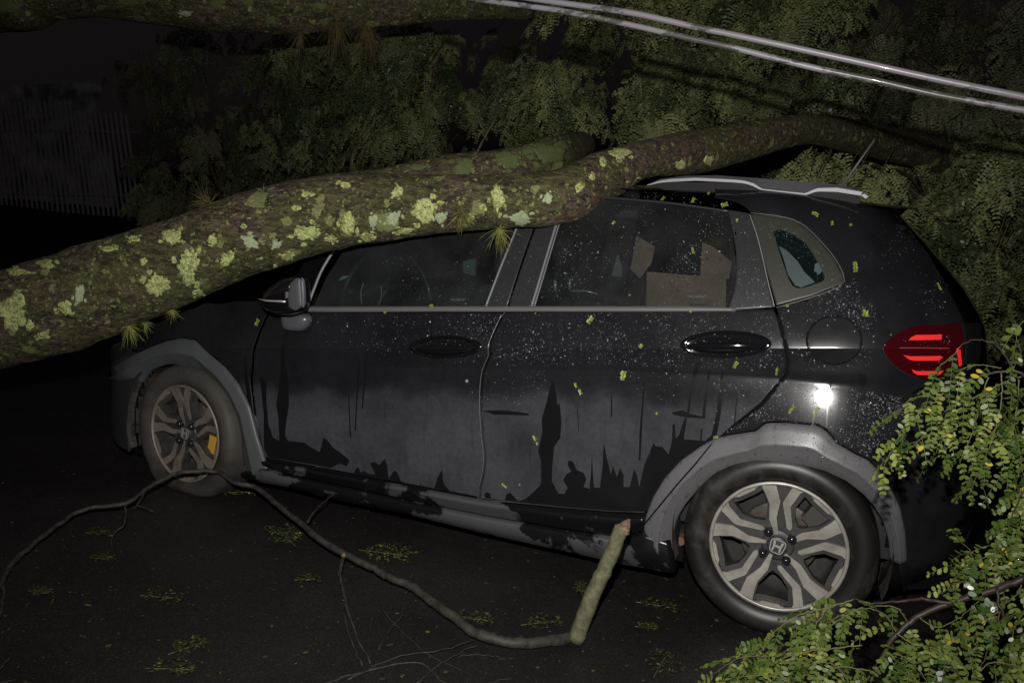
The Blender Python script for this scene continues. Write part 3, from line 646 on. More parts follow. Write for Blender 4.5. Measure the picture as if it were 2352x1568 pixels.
M_dk = mat('charcoal_alloy', (.045, .045, .045), .45, spec=.5); dirty(M_dk, (.03, .03, .031), (.06, .057, .053), 14, .35, .65)
M_nut = mat('black_chrome', (.05, .05, .055), .12, metal=.7, coat=.6); M_logo = mat('cap_logo_chrome', (.55, .53, .5), .35, metal=.5)
def wheel(cx, steer, tyre_m, face_m, phase, label, caliper):
    RM = .222
    A = Matrix.Translation((cx, 0.0, .315)) @ Matrix.Rotation(steer, 4, 'Z')
    def put(V): V = np.asarray(V, float); return np.array([(A @ Vector(v))[:] for v in V])
    n = 72
    def ring(name, prof_, m_, parent, nn=n):
        V = [(r*math.cos(2*math.pi*k/nn), y, r*math.sin(2*math.pi*k/nn)) for r, y in prof_ for k in range(nn)]
        Fc = [(i*nn+k, i*nn+(k+1) % nn, (i+1)*nn+(k+1) % nn, (i+1)*nn+k) for i in range(len(prof_)-1) for k in range(nn)]
        o = mesh(name, put(V), Fc, m_, None, True); fixn(o)
        if name == 'tyre':                       # flattened where it stands on the road, bulging a little above
            for v in o.data.vertices:
                g_ = float(gz(v.co.x)); h_ = v.co.z-g_
                if v.co.y < .09 and h_ < .09: v.co.y -= .012*math.exp(-((h_-.02)/.04)**2)*(1 if caliper else .3)
                if h_ < .001: v.co.z = g_+.001
        o.data.transform(Matrix.Translation(-Vector(CL))); o.parent = parent; return o
    # barrel with outer lip is the wheel itself
    wh = ring('wheel', [(RM, .002), (RM+.001, -.004), (RM-.004, -.007), (RM-.010, -.006), (RM-.012, .0), (RM-.016, .02), (RM-.022, .05), (RM-.03, .09), (RM-.03, .17), (.05, .172)], M_dk, car)
    wh['label'] = label
    ring('tyre', [(RM-.002, .006), (RM+.004, -.002), (.238, -.014), (.262, -.021), (.284, -.019), (.298, -.010), (.308, .004), (.313, .02), (.315, .05), (.3155, .09), (.315, .14), (.308, .178), (.29, .192), (.25, .195), (.222, .185)], tyre_m, wh, 96)
    ring('rim_lip', [(RM+.001, -.003), (RM, -.008), (RM-.008, -.009), (RM-.0115, -.006), (RM-.013, .0)], face_m, wh)
    rot_ = lambda p_, a: (p_[0]*math.cos(a)-p_[1]*math.sin(a), p_[0]*math.sin(a)+p_[1]*math.cos(a))
    def solid(b, poly, a, y0, y1, cone=.018, bev=.0):
        """poly in rim radii; (x, r) rotated by a; dished towards the hub"""
        q = [rot_((x*RM, z*RM), a) for x, z in poly]
        f = lambda x, z: y0+cone*(1-min(1, math.hypot(x, z)/RM))
        c = np.mean(q, axis=0); n_ = len(q)
        V = [(x, f(x, z)+.0025, z) for x, z in q]
        V2 = []
        for i, (x, z) in enumerate(q):
            p0 = np.array(q[i-1]); p2 = np.array(q[(i+1) % n_]); t = p2-p0; nr = np.array([-t[1], t[0]]); nr /= np.linalg.norm(nr)+1e-9
            cand = np.array([x, z])+nr*bev
            V2.append((cand[0], f(x, z), cand[1]))
        V3 = [(x, y1, z) for x, z in q]
        Fc = [list(range(n_, 2*n_))]+[(i, (i+1) % n_, n_+(i+1) % n_, n_+i) for i in range(n_)]+[(i, 2*n_+i, 2*n_+(i+1) % n_, (i+1) % n_) for i in range(n_)]
        bm = MB(); b.add(put(V+V2+V3), Fc)
    SA = [(-.345, .925), (-.24, .965), (-.15, .982), (-.045, .69), (-.072, .43), (-.015, .17), (-.045, .165), (-.155, .385), (-.175, .63), (-.26, .80)]
    SB = [(.13, .985), (.20, .972), (.30, .935), (.215, .875), (.105, .64), (.165, .32), (.145, .275), (.112, .29), (.012, .66), (.015, .70)]
    DK = [(-.40, .90), (-.2, .972), (0, .99), (.2, .972), (.36, .92), (.275, .80), (.19, .64), (.20, .46), (.26, .31), (.20, .14), (-.16, .14), (-.24, .26), (-.21, .42), (-.22, .64), (-.31, .82)]
    NT = [(.13*math.sin(0), .9)]
    b1, b2 = MB(), MB()
    for k in range(5):
        a = phase+k*2*math.pi/5
        solid(b2, DK, a, .007+.001*k*.2, .045)
        solid(b1, SA, a, -.0035, .012, bev=.002); solid(b1, SB, a, -.0035, .012, bev=.002)
        am = a+math.pi/5                        # rim notch piece between the spoke pairs
        arc = [(math.sin(s)*.985, math.cos(s)*.985) for s in np.linspace(-.26, .26, 7)]+[(math.sin(s)*r, math.cos(s)*r) for s, r in ((.23, .945), (.17, .93), (.15, .905), (-.15, .905), (-.17, .93), (-.23, .945))]
        solid(b1, arc[::-1], am, -.0035, .01)
        arc2 = [(math.sin(s)*.99, math.cos(s)*.99) for s in np.linspace(-.30, .30, 7)]+[(math.sin(s)*r, math.cos(s)*r) for s, r in ((.28, .87), (.15, .83), (-.15, .83), (-.28, .87))]
        solid(b2, arc2[::-1], am, .012, .06)
    for b, nm, m_ in ((b2, 'spoke_flank', M_dk), (b1, 'spoke_face', face_m)):
        o = b.build(nm, m_, None); fixn(o); o.data.transform(Matrix.Translation(-Vector(CL))); o.parent = wh
    ring('hub', [(.235*RM, .03), (.24*RM, .018), (.21*RM, .014), (.14*RM, .013), (.001, .013)], M_dk, wh, 40)
    cap_ = ring('centre_cap', [(.15*RM, .014), (.15*RM, .005), (.14*RM, .002), (.10*RM, .0005), (.001, .0)], M_dk, wh, 36)
    # emblem: rounded frame with a flared H
    lb = MB(); c0 = phase+.05+math.radians(-15)
    def em(poly):
        q = [rot_((x*RM*.125, z*RM*.125), c0) for x, z in poly]
        lb.prism(put([(x, -.0022, z) for x, z in q]), tuple((A.to_3x3() @ Vector((0, .002, 0)))[:]))
    def seg(a, b_, t):
        a = np.array(a); b_ = np.array(b_); d = (b_-a)/np.linalg.norm(b_-a); nn_ = np.array([-d[1], d[0]])*t; em([tuple(a-nn_), tuple(b_-nn_), tuple(b_+nn_), tuple(a+nn_)])
    fr = [(-.62, .82), (.62, .82), (.82, .68), (.86, .3), (.74, -.5), (.6, -.76), (.4, -.82), (-.4, -.82), (-.6, -.76), (-.74, -.5), (-.86, .3), (-.82, .68)]
    for i in range(12): seg(fr[i], fr[(i+1) % 12], .055)
    em([(-.62, .66), (-.36, .66), (-.27, .12), (-.27, -.12), (-.34, -.66), (-.52, -.66), (-.5, -.1)]); em([(.62, .66), (.5, -.1), (.52, -.66), (.34, -.66), (.27, -.12), (.27, .12), (.36, .66)]); em([(-.3, .16), (.3, .16), (.3, -.1), (-.3, -.1)])
    o = lb.build('cap_emblem', M_logo, None); fixn(o); o.data.transform(Matrix.Translation(-Vector(CL))); o.parent = wh
    for k in range(4):
        a = phase+math.radians(38)+k*math.pi/2; r0 = .245*RM; c = (r0*math.cos(a), r0*math.sin(a)); nn = 16
        pr = [(.0155, .02), (.0155, .002), (.014, -.005), (.010, -.0095), (.0055, -.012), (.0004, -.0125)]
        V = [(c[0]+r*math.cos(2*math.pi*j/nn), y, c[1]+r*math.sin(2*math.pi*j/nn)) for r, y in pr for j in range(nn)]
        o = mesh('lug_nut', put(V), [(i*nn+j, i*nn+(j+1) % nn, (i+1)*nn+(j+1) % nn, (i+1)*nn+j) for i in range(5) for j in range(nn)], M_nut, None, True); fixn(o); o.data.transform(Matrix.Translation(-Vector(CL))); o.parent = wh
    ring('brake_disc', [(.02, .075), (.06, .072), (.062, .085), (.125, .085), (.128, .088), (.128, .10), (.06, .10)], dirty(mat('brake_disc_metal', (.1, .09, .08), .45, metal=.3), (.07, .06, .055), (.13, .115, .1), 20, .4, .6), wh, 48)
    b = MB()
    a0, a1 = (-.75, .55) if caliper else (.35, 1.0)
    arc = [(r*math.cos(t), .035, r*math.sin(t)) for r, ts in ((.19, np.linspace(a0, a1, 12)), (.118, np.linspace(a1, a0, 12))) for t in ts]
    b.prism(put(arc), tuple((A.to_3x3() @ Vector((0, .07, 0)))[:]))
    o = b.build('brake_caliper', mat('yellow_caliper' if caliper else 'dark_caliper', (.62, .36, .05) if caliper else (.05, .05, .045), .45), None); fixn(o); o.data.transform(Matrix.Translation(-Vector(CL))); o.parent = wh
    return wh
w_r = wheel(2.555, 0, M_tyre, M_face, math.radians(-1), 'rear wheel with wet black tyre', False)
w_f = wheel(0, -.106, M_tyre2, M_face2, math.radians(6), 'dusty front wheel with yellow brake caliper', True)
# suspension bits in the gap ahead of the rear wheel
b_ = MB(); p_ = onY([(1562, 1243)], .10)[0]; b_.tube([p_, p_+[0, .05, 0]], [.016, .016], 14); b_.tube([p_+[0, -.004, 0], p_+[0, .0, 0]], [.009, .009], 8)
b_.build('bracket_bolt', mat('rusty_metal', (.16, .09, .06), .7), car)

# --- cabin seen through the tinted glass
M_seat = mat('dark_seat_cloth', (.045, .05, .055), .85); M_pla = mat('grey_cabin_plastic', (.045, .05, .052), .4); M_cab = mat('black_cabin_plastic', (.012, .014, .015), .5)
def seat(x, y):
    b = MB(); sec = []
    Pth = [(x-.30, .52), (x-.05, .50), (x+.12, .56), (x+.18, .75), (x+.26, .95), (x+.32, 1.08)]; Q = smooth_path([(a, y, c) for a, c in Pth], 6)
    n = 14; V = []
    for i, q in enumerate(Q):
        s = i/(len(Q)-1); hw = .23-.06*max(0, s-.75)*4
        for k in range(n):
            t = 2*math.pi*k/n; ct, st_ = math.cos(t), math.sin(t)
            V.append((q[0]+.055*st_*(1 if s > .45 else .3), q[1]+hw*math.copysign(abs(ct)**.5, ct), q[2]+.06*st_*(0.25 if s > .45 else 1)))
    b.add(V, [(i*n+k, i*n+(k+1) % n, (i+1)*n+(k+1) % n, (i+1)*n+k) for i in range(len(Q)-1) for k in range(n)]+[list(range(n)), [(len(Q)-1)*n+k for k in range(n)]])
    o = b.build('seat', M_seat, car, True)
    h = MB(); V = []
    for i, z in enumerate(np.linspace(1.10, 1.27, 8)):
        s = math.sin(math.pi*(i+.5)/8)**.35
        for k in range(n): t = 2*math.pi*k/n; V.append((x+.35+.045*s*math.sin(t)+.1*(z-1.1), y+.125*s*math.copysign(abs(math.cos(t))**.6, math.cos(t)), z))
    h.add(V, [(i*n+k, i*n+(k+1) % n, (i+1)*n+(k+1) % n, (i+1)*n+k) for i in range(7) for k in range(n)]+[list(range(n)), [7*n+k for k in range(n)]])
    h.tube([(x+.33, y-.06, 1.02), (x+.35, y-.06, 1.12)], .007, 8); h.tube([(x+.33, y+.06, 1.02), (x+.35, y+.06, 1.12)], .007, 8)
    o2 = h.build('head_rest', M_seat, None, True); o2.data.transform(Matrix.Translation(-Vector(CL))); o2.parent = o
seat(.98, .48); seat(.98, 1.2); seat(1.85, 1.2)
b = MB(); b.tube([(.62+.05*math.sin(t), .48+.18*math.cos(t), 1.0+.17*math.sin(t)) for t in np.linspace(0, 2*math.pi, 40)], .013, 10, cap=False); b.tube([(.62, .31, 1.0), (.60, .48, .98), (.62, .65, 1.0)], .012, 8); b.build('steering_wheel', M_pla, car, True)
b = MB(); b.prism([(.3, .2, .90), (.45, .2, .97), (.52, .2, .93), (.5, .2, .6), (.3, .2, .6)], (0, 1.3, 0)); b.build('dashboard', M_cab, car)
b = MB(); b.box((-.2, .12, .3), (2.95, .14, .9)); b.box((-.2, 1.55, .3), (2.95, 1.57, .95)); b.box((-.2, .15, .30), (2.95, 1.55, .33)); b.build('cabin_lining', M_cab, car)
b = MB()                                       # far pillars and their pale lining
for x0, x1 in ((1.42, 1.56), (2.30, 2.46)): b = MB(); b.prism([(x0, 1.62, .97), (x1, 1.62, .97), (x1+.1, 1.44, 1.46), (x0+.1, 1.44, 1.46)], (0, -.03, 0)); b.build('pillar_lining', M_pla, car)
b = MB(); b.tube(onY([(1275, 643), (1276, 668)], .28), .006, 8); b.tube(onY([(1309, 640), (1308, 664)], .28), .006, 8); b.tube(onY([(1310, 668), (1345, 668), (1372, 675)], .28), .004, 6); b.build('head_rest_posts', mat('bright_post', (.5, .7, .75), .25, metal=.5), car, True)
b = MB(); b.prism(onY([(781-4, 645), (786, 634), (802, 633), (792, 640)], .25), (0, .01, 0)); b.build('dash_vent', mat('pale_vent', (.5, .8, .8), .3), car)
b = MB(); b.tube(smooth_path(onY([(940, 590), (965, 618), (980, 650), (990, 690)], .3), 5), .007, 8); b.build('seat_belt', M_pla, car, True)
M_sheen = mat('dash_sheen', (.3, .4, .4), .3)  # pale tubes stand in for sheen on the dashboard
for g_ in ([(831, 700), (829, 672), (835, 650)], [(870, 700), (876, 680), (875, 655)]): b = MB(); b.tube(smooth_path(onY(g_, .3), 5), .003, 8); b.build('dash_sheen_line', M_sheen, car, True)
M_guide = mat('pale_guide', (.13, .2, .2), .5)
for g_ in ([(1064, 626), (1064, 600), (1092, 593), (1090, 634)], [(1404, 633), (1418, 583), (1429, 612), (1428, 636)]): b = MB(); b.prism(onY(g_, .35), (0, .02, 0)); b.build('belt_guide', M_guide, car)

# far side of the body
for o in (fdoor, rdoor, fender, quarter): mirror_copy(o, car)
for o in (pb1, pb2, pc): mirror_copy(o, car)
for o, nm in ((w_r, 0), (w_f, 0)):
    for q in [o]:
        c = mirror_copy(q, car); [mirror_copy(k, c) for k in list(q.children) if k.name.split('.')[0] in ('tyre', 'spoke_face', 'spoke_flank')]

# cardboard box on the back seat
def card_mat():
    M = mat('cardboard', (.36, .25, .17), .9, spec=.1); dirty(M, (.25, .205, .17), (.35, .30, .25), 9, .35, .65); return M
M_card = card_mat(); M_glass2 = glass_mat('rear_tinted_glass', (.58, .58, .55)); wr.data.materials[0] = M_glass2
bxo = empty('cardboard_box', 'brown cardboard box with open flaps on the back seat behind the rear door glass', 'box', tuple(onY([(1560, 700)], .42)[0]))
for nm, q, y, v in (('box_wall', [(1486, 624), (1610, 634), (1612, 760), (1482, 760)], .40, (0, .006, 0)), ('box_wall', [(1610, 634), (1668, 640), (1666, 760), (1612, 760)], .405, (0, .006, 0)), ('box_wall', [(1500, 640), (1600, 645), (1600, 760), (1500, 760)], .72, (0, .006, 0)),
                    ('flap', [(1462, 541), (1504, 566), (1497, 602), (1470, 640), (1448, 618)], .43, (0.0, .006, 0)), ('flap', [(1613, 556), (1640, 568), (1681, 602), (1674, 640), (1608, 634)], .41, (0.0, .006, 0))):
    b = MB(); b.prism(onY(q, y), v); o = b.build(nm, M_card, bxo); fixn(o)

# ================================================================== GROUND, WALL AND GATE
def asphalt():
    M = mat('wet_asphalt', (.02, .018, .019), .55, spec=.5)
    co = objco(M); n = noise(M, 1.1, 6, .6, co); f = noise(M, 160, 3, .6, co); g = noise(M, 24, 6, .7, co)
    c = mixc(M, ramp(M, n.outputs[0], [(.35, (0,)*3), (.7, (1,)*3)]).outputs[0], (.019, .0155, .0165), (.037, .031, .0325))
    sp = ramp(M, f.outputs[0], [(.48, (.6,)*3), (.60, (.9,)*3), (.74, (2.0,)*3)]).outputs[0]
    x = N(M, 'ShaderNodeMix'); x.data_type = 'RGBA'; x.blend_type = 'MULTIPLY'; x.inputs[0].default_value = 1; L(M, c, x.inputs[6]); L(M, sp, x.inputs[7])
    L(M, x.outputs[2], P(M).inputs['Base Color'])
    L(M, mth(M, 'MULTIPLY_ADD', g.outputs[0], .5, .18), P(M).inputs['Roughness'])
    bump(M, mth(M, 'ADD', f.outputs[0], g.outputs[0]), .5, .004); return M
V = [(-60, -20, gz(-60)), (60, -20, gz(60)), (60, 80, gz(60)), (-60, 80, gz(-60))]
tag(mesh('road', V, [(0, 1, 2, 3)], asphalt(), smooth=False), 'dark wet asphalt road under the car', kind='structure')
# raised verge beyond the car, rising towards the gate
M_verge = mat('dark_soil', (.012, .011, .011), .9, spec=.2)
xs = np.linspace(-30, 30, 60); ys = np.array([2.6, 2.75, 3.5, 5, 7, 9, 14, 40]); hz = np.array([.004, .14, .25, .5, 1.0, 1.2, 1.5, 2.5])
V = [(x, y, gz(x)+h+.03*math.sin(x*2.3+y)*(h > .01)) for y, h in zip(ys, hz) for x in xs]; nx = len(xs)
tag(mesh('verge', V, [(j*nx+i, j*nx+i+1, (j+1)*nx+i+1, (j+1)*nx+i) for j in range(len(ys)-1) for i in range(nx-1)], M_verge), 'dark earth bank beyond the car', kind='structure')

gate = empty('palisade_gate', 'dim grey metal gate of narrow upright bars at the far left edge', 'gate', tuple(onY([(160, 495)], 7.0)[0]))
M_gate = mat('grey_gate_metal', (.25, .235, .25), .5, metal=.1)
k = 0
for x in np.arange(-40, 322, 11.6):
    A_, B_ = onY([(x-32, 236 if x < 200 else 262), (x, 497+.02*x)], 7.0)
    b = MB(); b.prism([A_+[-.018, 0, 0], A_+[0, 0, .04], A_+[.018, 0, 0], B_+[.018, 0, 0], B_+[-.018, 0, 0]], (0, .02, 0)); b.build('gate_bar', M_gate, gate)
for yv in (300, 445):
    A_, B_ = onY([(-60, yv-4), (322, yv+4)], 7.04); b = MB(); b.tube([A_, B_], .010, 6); b.build('gate_rail', M_gate, gate)
M_wall = mat('stained_render', (.10, .10, .105), .9, spec=.2); dirty(M_wall, (.10, .10, .105), (.42, .42, .44), 1.6, .4, .65)
b = MB(); A_ = onY([(20, 196), (205, 190), (214, 235), (250, 500), (-60, 500), (-60, 240)], 8.2); b.prism(A_, (0, .25, 0))
tag(b.build('wall', M_wall), 'dim stained grey wall standing behind the barred gate', 'wall')

# ================================================================== FALLEN TRUNKS
def bark_mat(name, moss=.5, dim=1.0, lich=1.0):
    M = mat(name, (.05, .045, .03), .75, spec=.35)
    co = objco(M); mp_ = N(M, 'ShaderNodeMapping'); mp_.inputs['Scale'].default_value = (.55, 1, 1.6); L(M, co, mp_.inputs[0])
    n1 = noise(M, 4, 8, .62, co, .4); n2 = noise(M, 42, 6, .72, mp_.outputs[0], .9); n3 = noise(M, 9, 5, .6, mp_.outputs[0], .6)
    brown = mixc(M, ramp(M, n2.outputs[0], [(.38, (0,)*3), (.62, (1,)*3)]).outputs[0], (.022, .016, .012), (.19, .135, .10))
    red = ramp(M, n3.outputs[0], [(.60, (0,)*3), (.70, (1,)*3)]).outputs[0]
    brown = mixc(M, mth(M, 'MULTIPLY', red, .6), brown, (.17, .078, .05))
    gr = mixc(M, ramp(M, n2.outputs[0], [(.35, (0,)*3), (.68, (1,)*3)]).outputs[0], (.022, .023, .010), (.165, .16, .06))
    f = ramp(M, n1.outputs[0], [(.42, (0,)*3), (.54, (1,)*3)]).outputs[0]
    c = mixc(M, mth(M, 'MULTIPLY', f, .9), brown, gr)
    n4 = noise(M, 13, 7, .7, mp_.outputs[0], 1.2); c = mixc(M, ramp(M, n4.outputs[0], [(.36, (.75,)*3), (.50, (0,)*3)]).outputs[0], c, (.014, .013, .009))
    # crusts of lichen in three sizes, edges broken up by noise
    wob = noise(M, 26, 5, .65, co); wv = N(M, 'ShaderNodeMix'); wv.data_type = 'RGBA'; wv.inputs[0].default_value = .05
    L(M, co, wv.inputs[6]); L(M, wob.outputs[1], wv.inputs[7]); hgt = n2.outputs[0]
    for sc_, th, pr, ca, cb in ((9, .30, .30, (.16, .18, .06), (.36, .39, .17)), (20, .27, .34, (.17, .19, .06), (.38, .41, .17)), (48, .32, .40, (.16, .19, .05), (.38, .42, .16)), (95, .34, .34, (.15, .18, .05), (.36, .38, .15))):
        v = N(M, 'ShaderNodeTexVoronoi'); v.inputs['Scale'].default_value = sc_; L(M, wv.outputs[2], v.inputs['Vector'])
        sep = N(M, 'ShaderNodeSeparateColor'); L(M, v.outputs['Color'], sep.inputs[0])
        on = mth(M, 'LESS_THAN', sep.outputs[0], pr*lich); rr = mth(M, 'MULTIPLY', sep.outputs[1], th)
        ed = mth(M, 'ADD', v.outputs['Distance'], mth(M, 'MULTIPLY_ADD', noise(M, sc_*5, 4, .7, co).outputs[0], .5, -.25))
        k_ = mth(M, 'MULTIPLY', on, mth(M, 'LESS_THAN', ed, mth(M, 'ADD', rr, .10)))
        pc_ = mixc(M, noise(M, 90, 3, .6, co).outputs[0], ca, cb); c = mixc(M, mth(M, 'MULTIPLY', k_, .9), c, pc_); hgt = mth(M, 'ADD', hgt, mth(M, 'MULTIPLY', k_, .5))
    L(M, c, P(M).inputs['Base Color']); bump(M, hgt, 1.0, .016); return M
M_bark = bark_mat('mossy_bark'); M_bark2 = bark_mat('mossy_bark_far', lich=.8)
M_lich = mat('yellow_green_lichen', (.4, .5, .2), .8, spec=.2)
_n = noise(M_lich, 55, 6, .7, objco(M_lich), .6); _k = ramp(M_lich, noise(M_lich, 130, 5, .75, objco(M_lich)).outputs[0], [(.40, (1,)*3), (.50, (0,)*3)]).outputs[0]
L(M_lich, mixc(M_lich, mth(M_lich, 'MULTIPLY', _k, .8), mixc(M_lich, ramp(M_lich, _n.outputs[0], [(.34, (0,)*3), (.56, (1,)*3)]).outputs[0], (.17, .195, .05), (.54, .59, .24)), (.045, .055, .02)), P(M_lich).inputs['Base Color']); bump(M_lich, _n.outputs[0], 1, .006)
M_lich2 = mat('pale_grey_lichen', (.5, .55, .42), .8, spec=.2); _n = noise(M_lich2, 75, 5, .7, objco(M_lich2)); L(M_lich2, mixc(M_lich2, _n.outputs[0], (.16, .19, .09), (.48, .55, .36)), P(M_lich2).inputs['Base Color'])
M_lich3 = mat('dull_green_lichen', (.12, .15, .05), .8, spec=.2); _n = noise(M_lich3, 55, 5, .7, objco(M_lich3)); L(M_lich3, mixc(M_lich3, _n.outputs[0], (.05, .062, .022), (.15, .18, .07)), P(M_lich3).inputs['Base Color'])

def vnoise(Pp, f, seed=0):
    """cheap smooth 3-D noise from sines"""
    r_ = np.random.default_rng(seed); o = np.zeros(len(Pp))
    for k in range(7):
        d = r_.normal(size=3); d /= np.linalg.norm(d); o += np.sin(Pp@d*f*(1+.5*k)+r_.uniform(0, 6.28))/(1+.5*k)
    return o/3
def trunk_mesh(C_, R_, seg=72, rough=1.0, seed=0, k=7):
    C_ = smooth_path(C_, k); R_ = smooth_path(np.stack([R_, R_], 1), k)[:, 0]; C_ = resample(np.hstack([C_, R_[:, None]]), int(len(C_)*2.2)); R_ = C_[:, 3]; C_ = C_[:, :3]
    b = MB(); b.tube(C_, 1, seg, cap=True); V = b.V[0]; Cc = np.repeat(C_, seg, 0); D = V-Cc; rr = np.repeat(R_, seg)
    Pn = Cc+D*rr[:, None]
    s = 1+rough*(.05*vnoise(Pn, 6, seed)+.03*vnoise(Pn, 17, seed+1)+.016*vnoise(Pn, 45, seed+2)+.010*vnoise(Pn, 110, seed+3))
    return Cc+D*(rr*s)[:, None], b.F
def from_trace(rows):
    """rows: x, top y, bottom y, depth -> centre line and true radius"""
    r = np.array(rows, float); mid = np.stack([r[:, 0], (r[:, 1]+r[:, 2])/2], 1)
    C_ = np.array([onY([p_], y)[0] for p_, y in zip(mid, r[:, 3])]); sl = np.gradient(mid[:, 1], mid[:, 0]); half = (r[:, 2]-r[:, 1])/2*np.cos(np.arctan(sl))
    dist = (C_-CAM)@_d; return C_, half*dist/F
LICH = [(433, 612, 26, 38, 0), (362, 655, 27, 26, 0), (30, 715, 36, 40, 0), (705, 535, 28, 20, 0), (800, 515, 17, 28, 0), (975, 484, 32, 27, 0), (1143, 455, 15, 30, 0), (903, 503, 17, 15, 1), (857, 507, 12, 13, 1), (705, 447, 12, 7, 0), (913, 441, 14, 12, 0), (395, 543, 22, 18, 0), (520, 596, 16, 15, 0), (183, 675, 12, 20, 1), (150, 706, 17, 16, 0), (488, 551, 13, 10, 0), (575, 556, 17, 15, 1), (40, 624, 27, 8, 0), (105, 606, 20, 11, 0), (760, 548, 12, 9, 0), (1195, 502, 26, 14, 1), (1258, 456, 12, 12, 1), (1424, 352, 22, 14, 0), (1564, 379, 11, 13, 0), (1627, 369, 9, 13, 0), (605, 612, 20, 14, 0), (1468, 421, 20, 9, 0), (635, 562, 12, 8, 1), (792, 425, 14, 7, 0), (680, 478, 10, 8, 0), (308, 548, 14, 7, 0), (250, 572, 18, 7, 0), (455, 672, 12, 9, 0), (1110, 476, 10, 8, 0), (1330, 430, 9, 12, 0), (1012, 500, 12, 14, 1), (845, 545, 18, 10, 0), (1385, 372, 8, 12, 0), (1360, 405, 7, 9, 0), (100, 770, 14, 10, 0), (660, 590, 16, 8, 0), (930, 530, 20, 7, 0), (1080, 500, 10, 10, 0), (560, 520, 8, 6, 0), (330, 600, 9, 8, 0)]
LICH_B = [(1066, 384, 24, 20, 2), (1165, 366, 30, 20, 2), (1262, 352, 34, 26, 2), (1215, 345, 16, 10, 2), (1110, 355, 14, 8, 2), (1290, 335, 16, 14, 2), (960, 384, 18, 7, 2)]
def crust(b, bvh, px, rx, ry, mi, seed, h=.0035):
    r_ = np.random.default_rng(seed); n = 56; ph = r_.uniform(0, 6.28, 7); lob = np.array([2, 3, 4, 6, 9, 13, 17]); am = r_.uniform(.3, 1, 7)*np.array([.17, .14, .11, .09, .09, .08, .08])
    rings = [1.0, .97, .8, .55, .28]; V = []; ok = True
    for q, rg in enumerate(rings):
        for k in range(n):
            t = 2*math.pi*k/n; s = 1+float((am*np.sin(lob*t+ph)).sum())*1.15
            u, v = px[0]+rx*rg*s*.95*math.cos(t), px[1]+ry*rg*s*.95*math.sin(t); d = rays([(u, v)])[0]
            loc, nr, idx, ds = bvh.ray_cast(Vector(CAM), Vector(d))
            if loc is None: ok = False; break
            hh = -.002 if q == 0 else h*(1+.5*r_.uniform(-1, 1)); V.append(np.array(loc)+np.array(nr)*hh)
        if not ok: break
    if not ok: return
    V.append(np.mean(V[-n:], axis=0)); Fc = [(i*n+k, i*n+(k+1) % n, (i+1)*n+(k+1) % n, (i+1)*n+k) for i in range(len(rings)-1) for k in range(n)]+[((len(rings)-1)*n+k, (len(rings)-1)*n+(k+1) % n, len(V)-1) for k in range(n)]
    b.add(V, Fc, mi)
tree = empty('fallen_tree', 'lichen-covered fallen trunk lying across the bonnet and roof of the car', 'tree', tuple(onY([(250, 657)], -.3)[0]))
tr_rows = [(-260, 700, 950, -.6), (-80, 652, 878, -.48), (0, 622, 850, -.42), (120, 587, 820, -.36), (250, 545, 771, -.30), (380, 507, 717, -.23), (500, 470, 660, -.17), (620, 430, 616, -.11), (750, 403, 573, -.05), (880, 400, 552, -.01), (1000, 402, 536, .03), (1150, 401, 524, .08), (1240, 398, 521, .12), (1305, 380, 516, .18), (1350, 358, 490, .26), (1400, 340, 460, .38), (1480, 322, 411, .55), (1600, 298, 399, .9), (1730, 279, 364, 1.3), (1850, 264, 332, 1.7), (1950, 274, 350, 2.2), (2070, 300, 376, 2.8), (2220, 340, 412, 3.6)]
def add_trunk(name, rows, mats, parent, lich, rough, seed):
    C_, R_ = from_trace(rows); V, Fc = trunk_mesh(C_, R_, 84, rough, seed)
    bvh = BVHTree.FromPolygons(V.tolist(), Fc); b = MB(); b.add(V, Fc, 0)
    for i, (x, y, rx, ry, mi) in enumerate(lich):
        crust(b, bvh, (x, y), rx, ry, mi+1, seed*100+i)
        r_ = np.random.default_rng(seed*77+i)
        if rx > 11:
            for _ in range(3): a = r_.uniform(0, 6.28); crust(b, bvh, (x+rx*1.35*math.cos(a), y+ry*1.35*math.sin(a)), rx*.24, ry*.24, mi+1, seed*300+i*3+_)
    # broken bark flakes along the underside
    o = b.build(name, mats, parent, True); return o, bvh, C_, R_
TM = [M_bark, M_lich, M_lich2, M_lich3]
trunk, bvhA, CA, RA = add_trunk('trunk', tr_rows, TM, tree, LICH, 1.0, 3)
limb, bvhB, CB, RB = add_trunk('limb', [(640, 425, 560, .25), (760, 402, 520, .32), (886, 386, 490, .40), (973, 370, 470, .48), (1060, 354, 455, .56), (1140, 343, 440, .66), (1220, 326, 420, .78), (1275, 312, 400, .95), (1310, 305, 385, 1.25), (1335, 300, 370, 1.7)], [M_bark2, M_lich, M_lich2, M_lich3], tree, LICH_B, 1.2, 5)
tw = onY([(1097, 348), (1112, 318), (1128, 290), (1140, 268)], .66); b = MB(); b.tube(smooth_path(tw, 4), np.linspace(.006, .002, 13), 6); b.tube([tw[1], onY([(1108, 300)], .6)[0]], .002, 5); b.build('twig', M_bark2, tree, True)
up = empty('overhanging_trunk', 'dim mossy trunk crossing the top left corner above the gate', 'tree', tuple(onY([(300, 0)], 1.0)[0]))
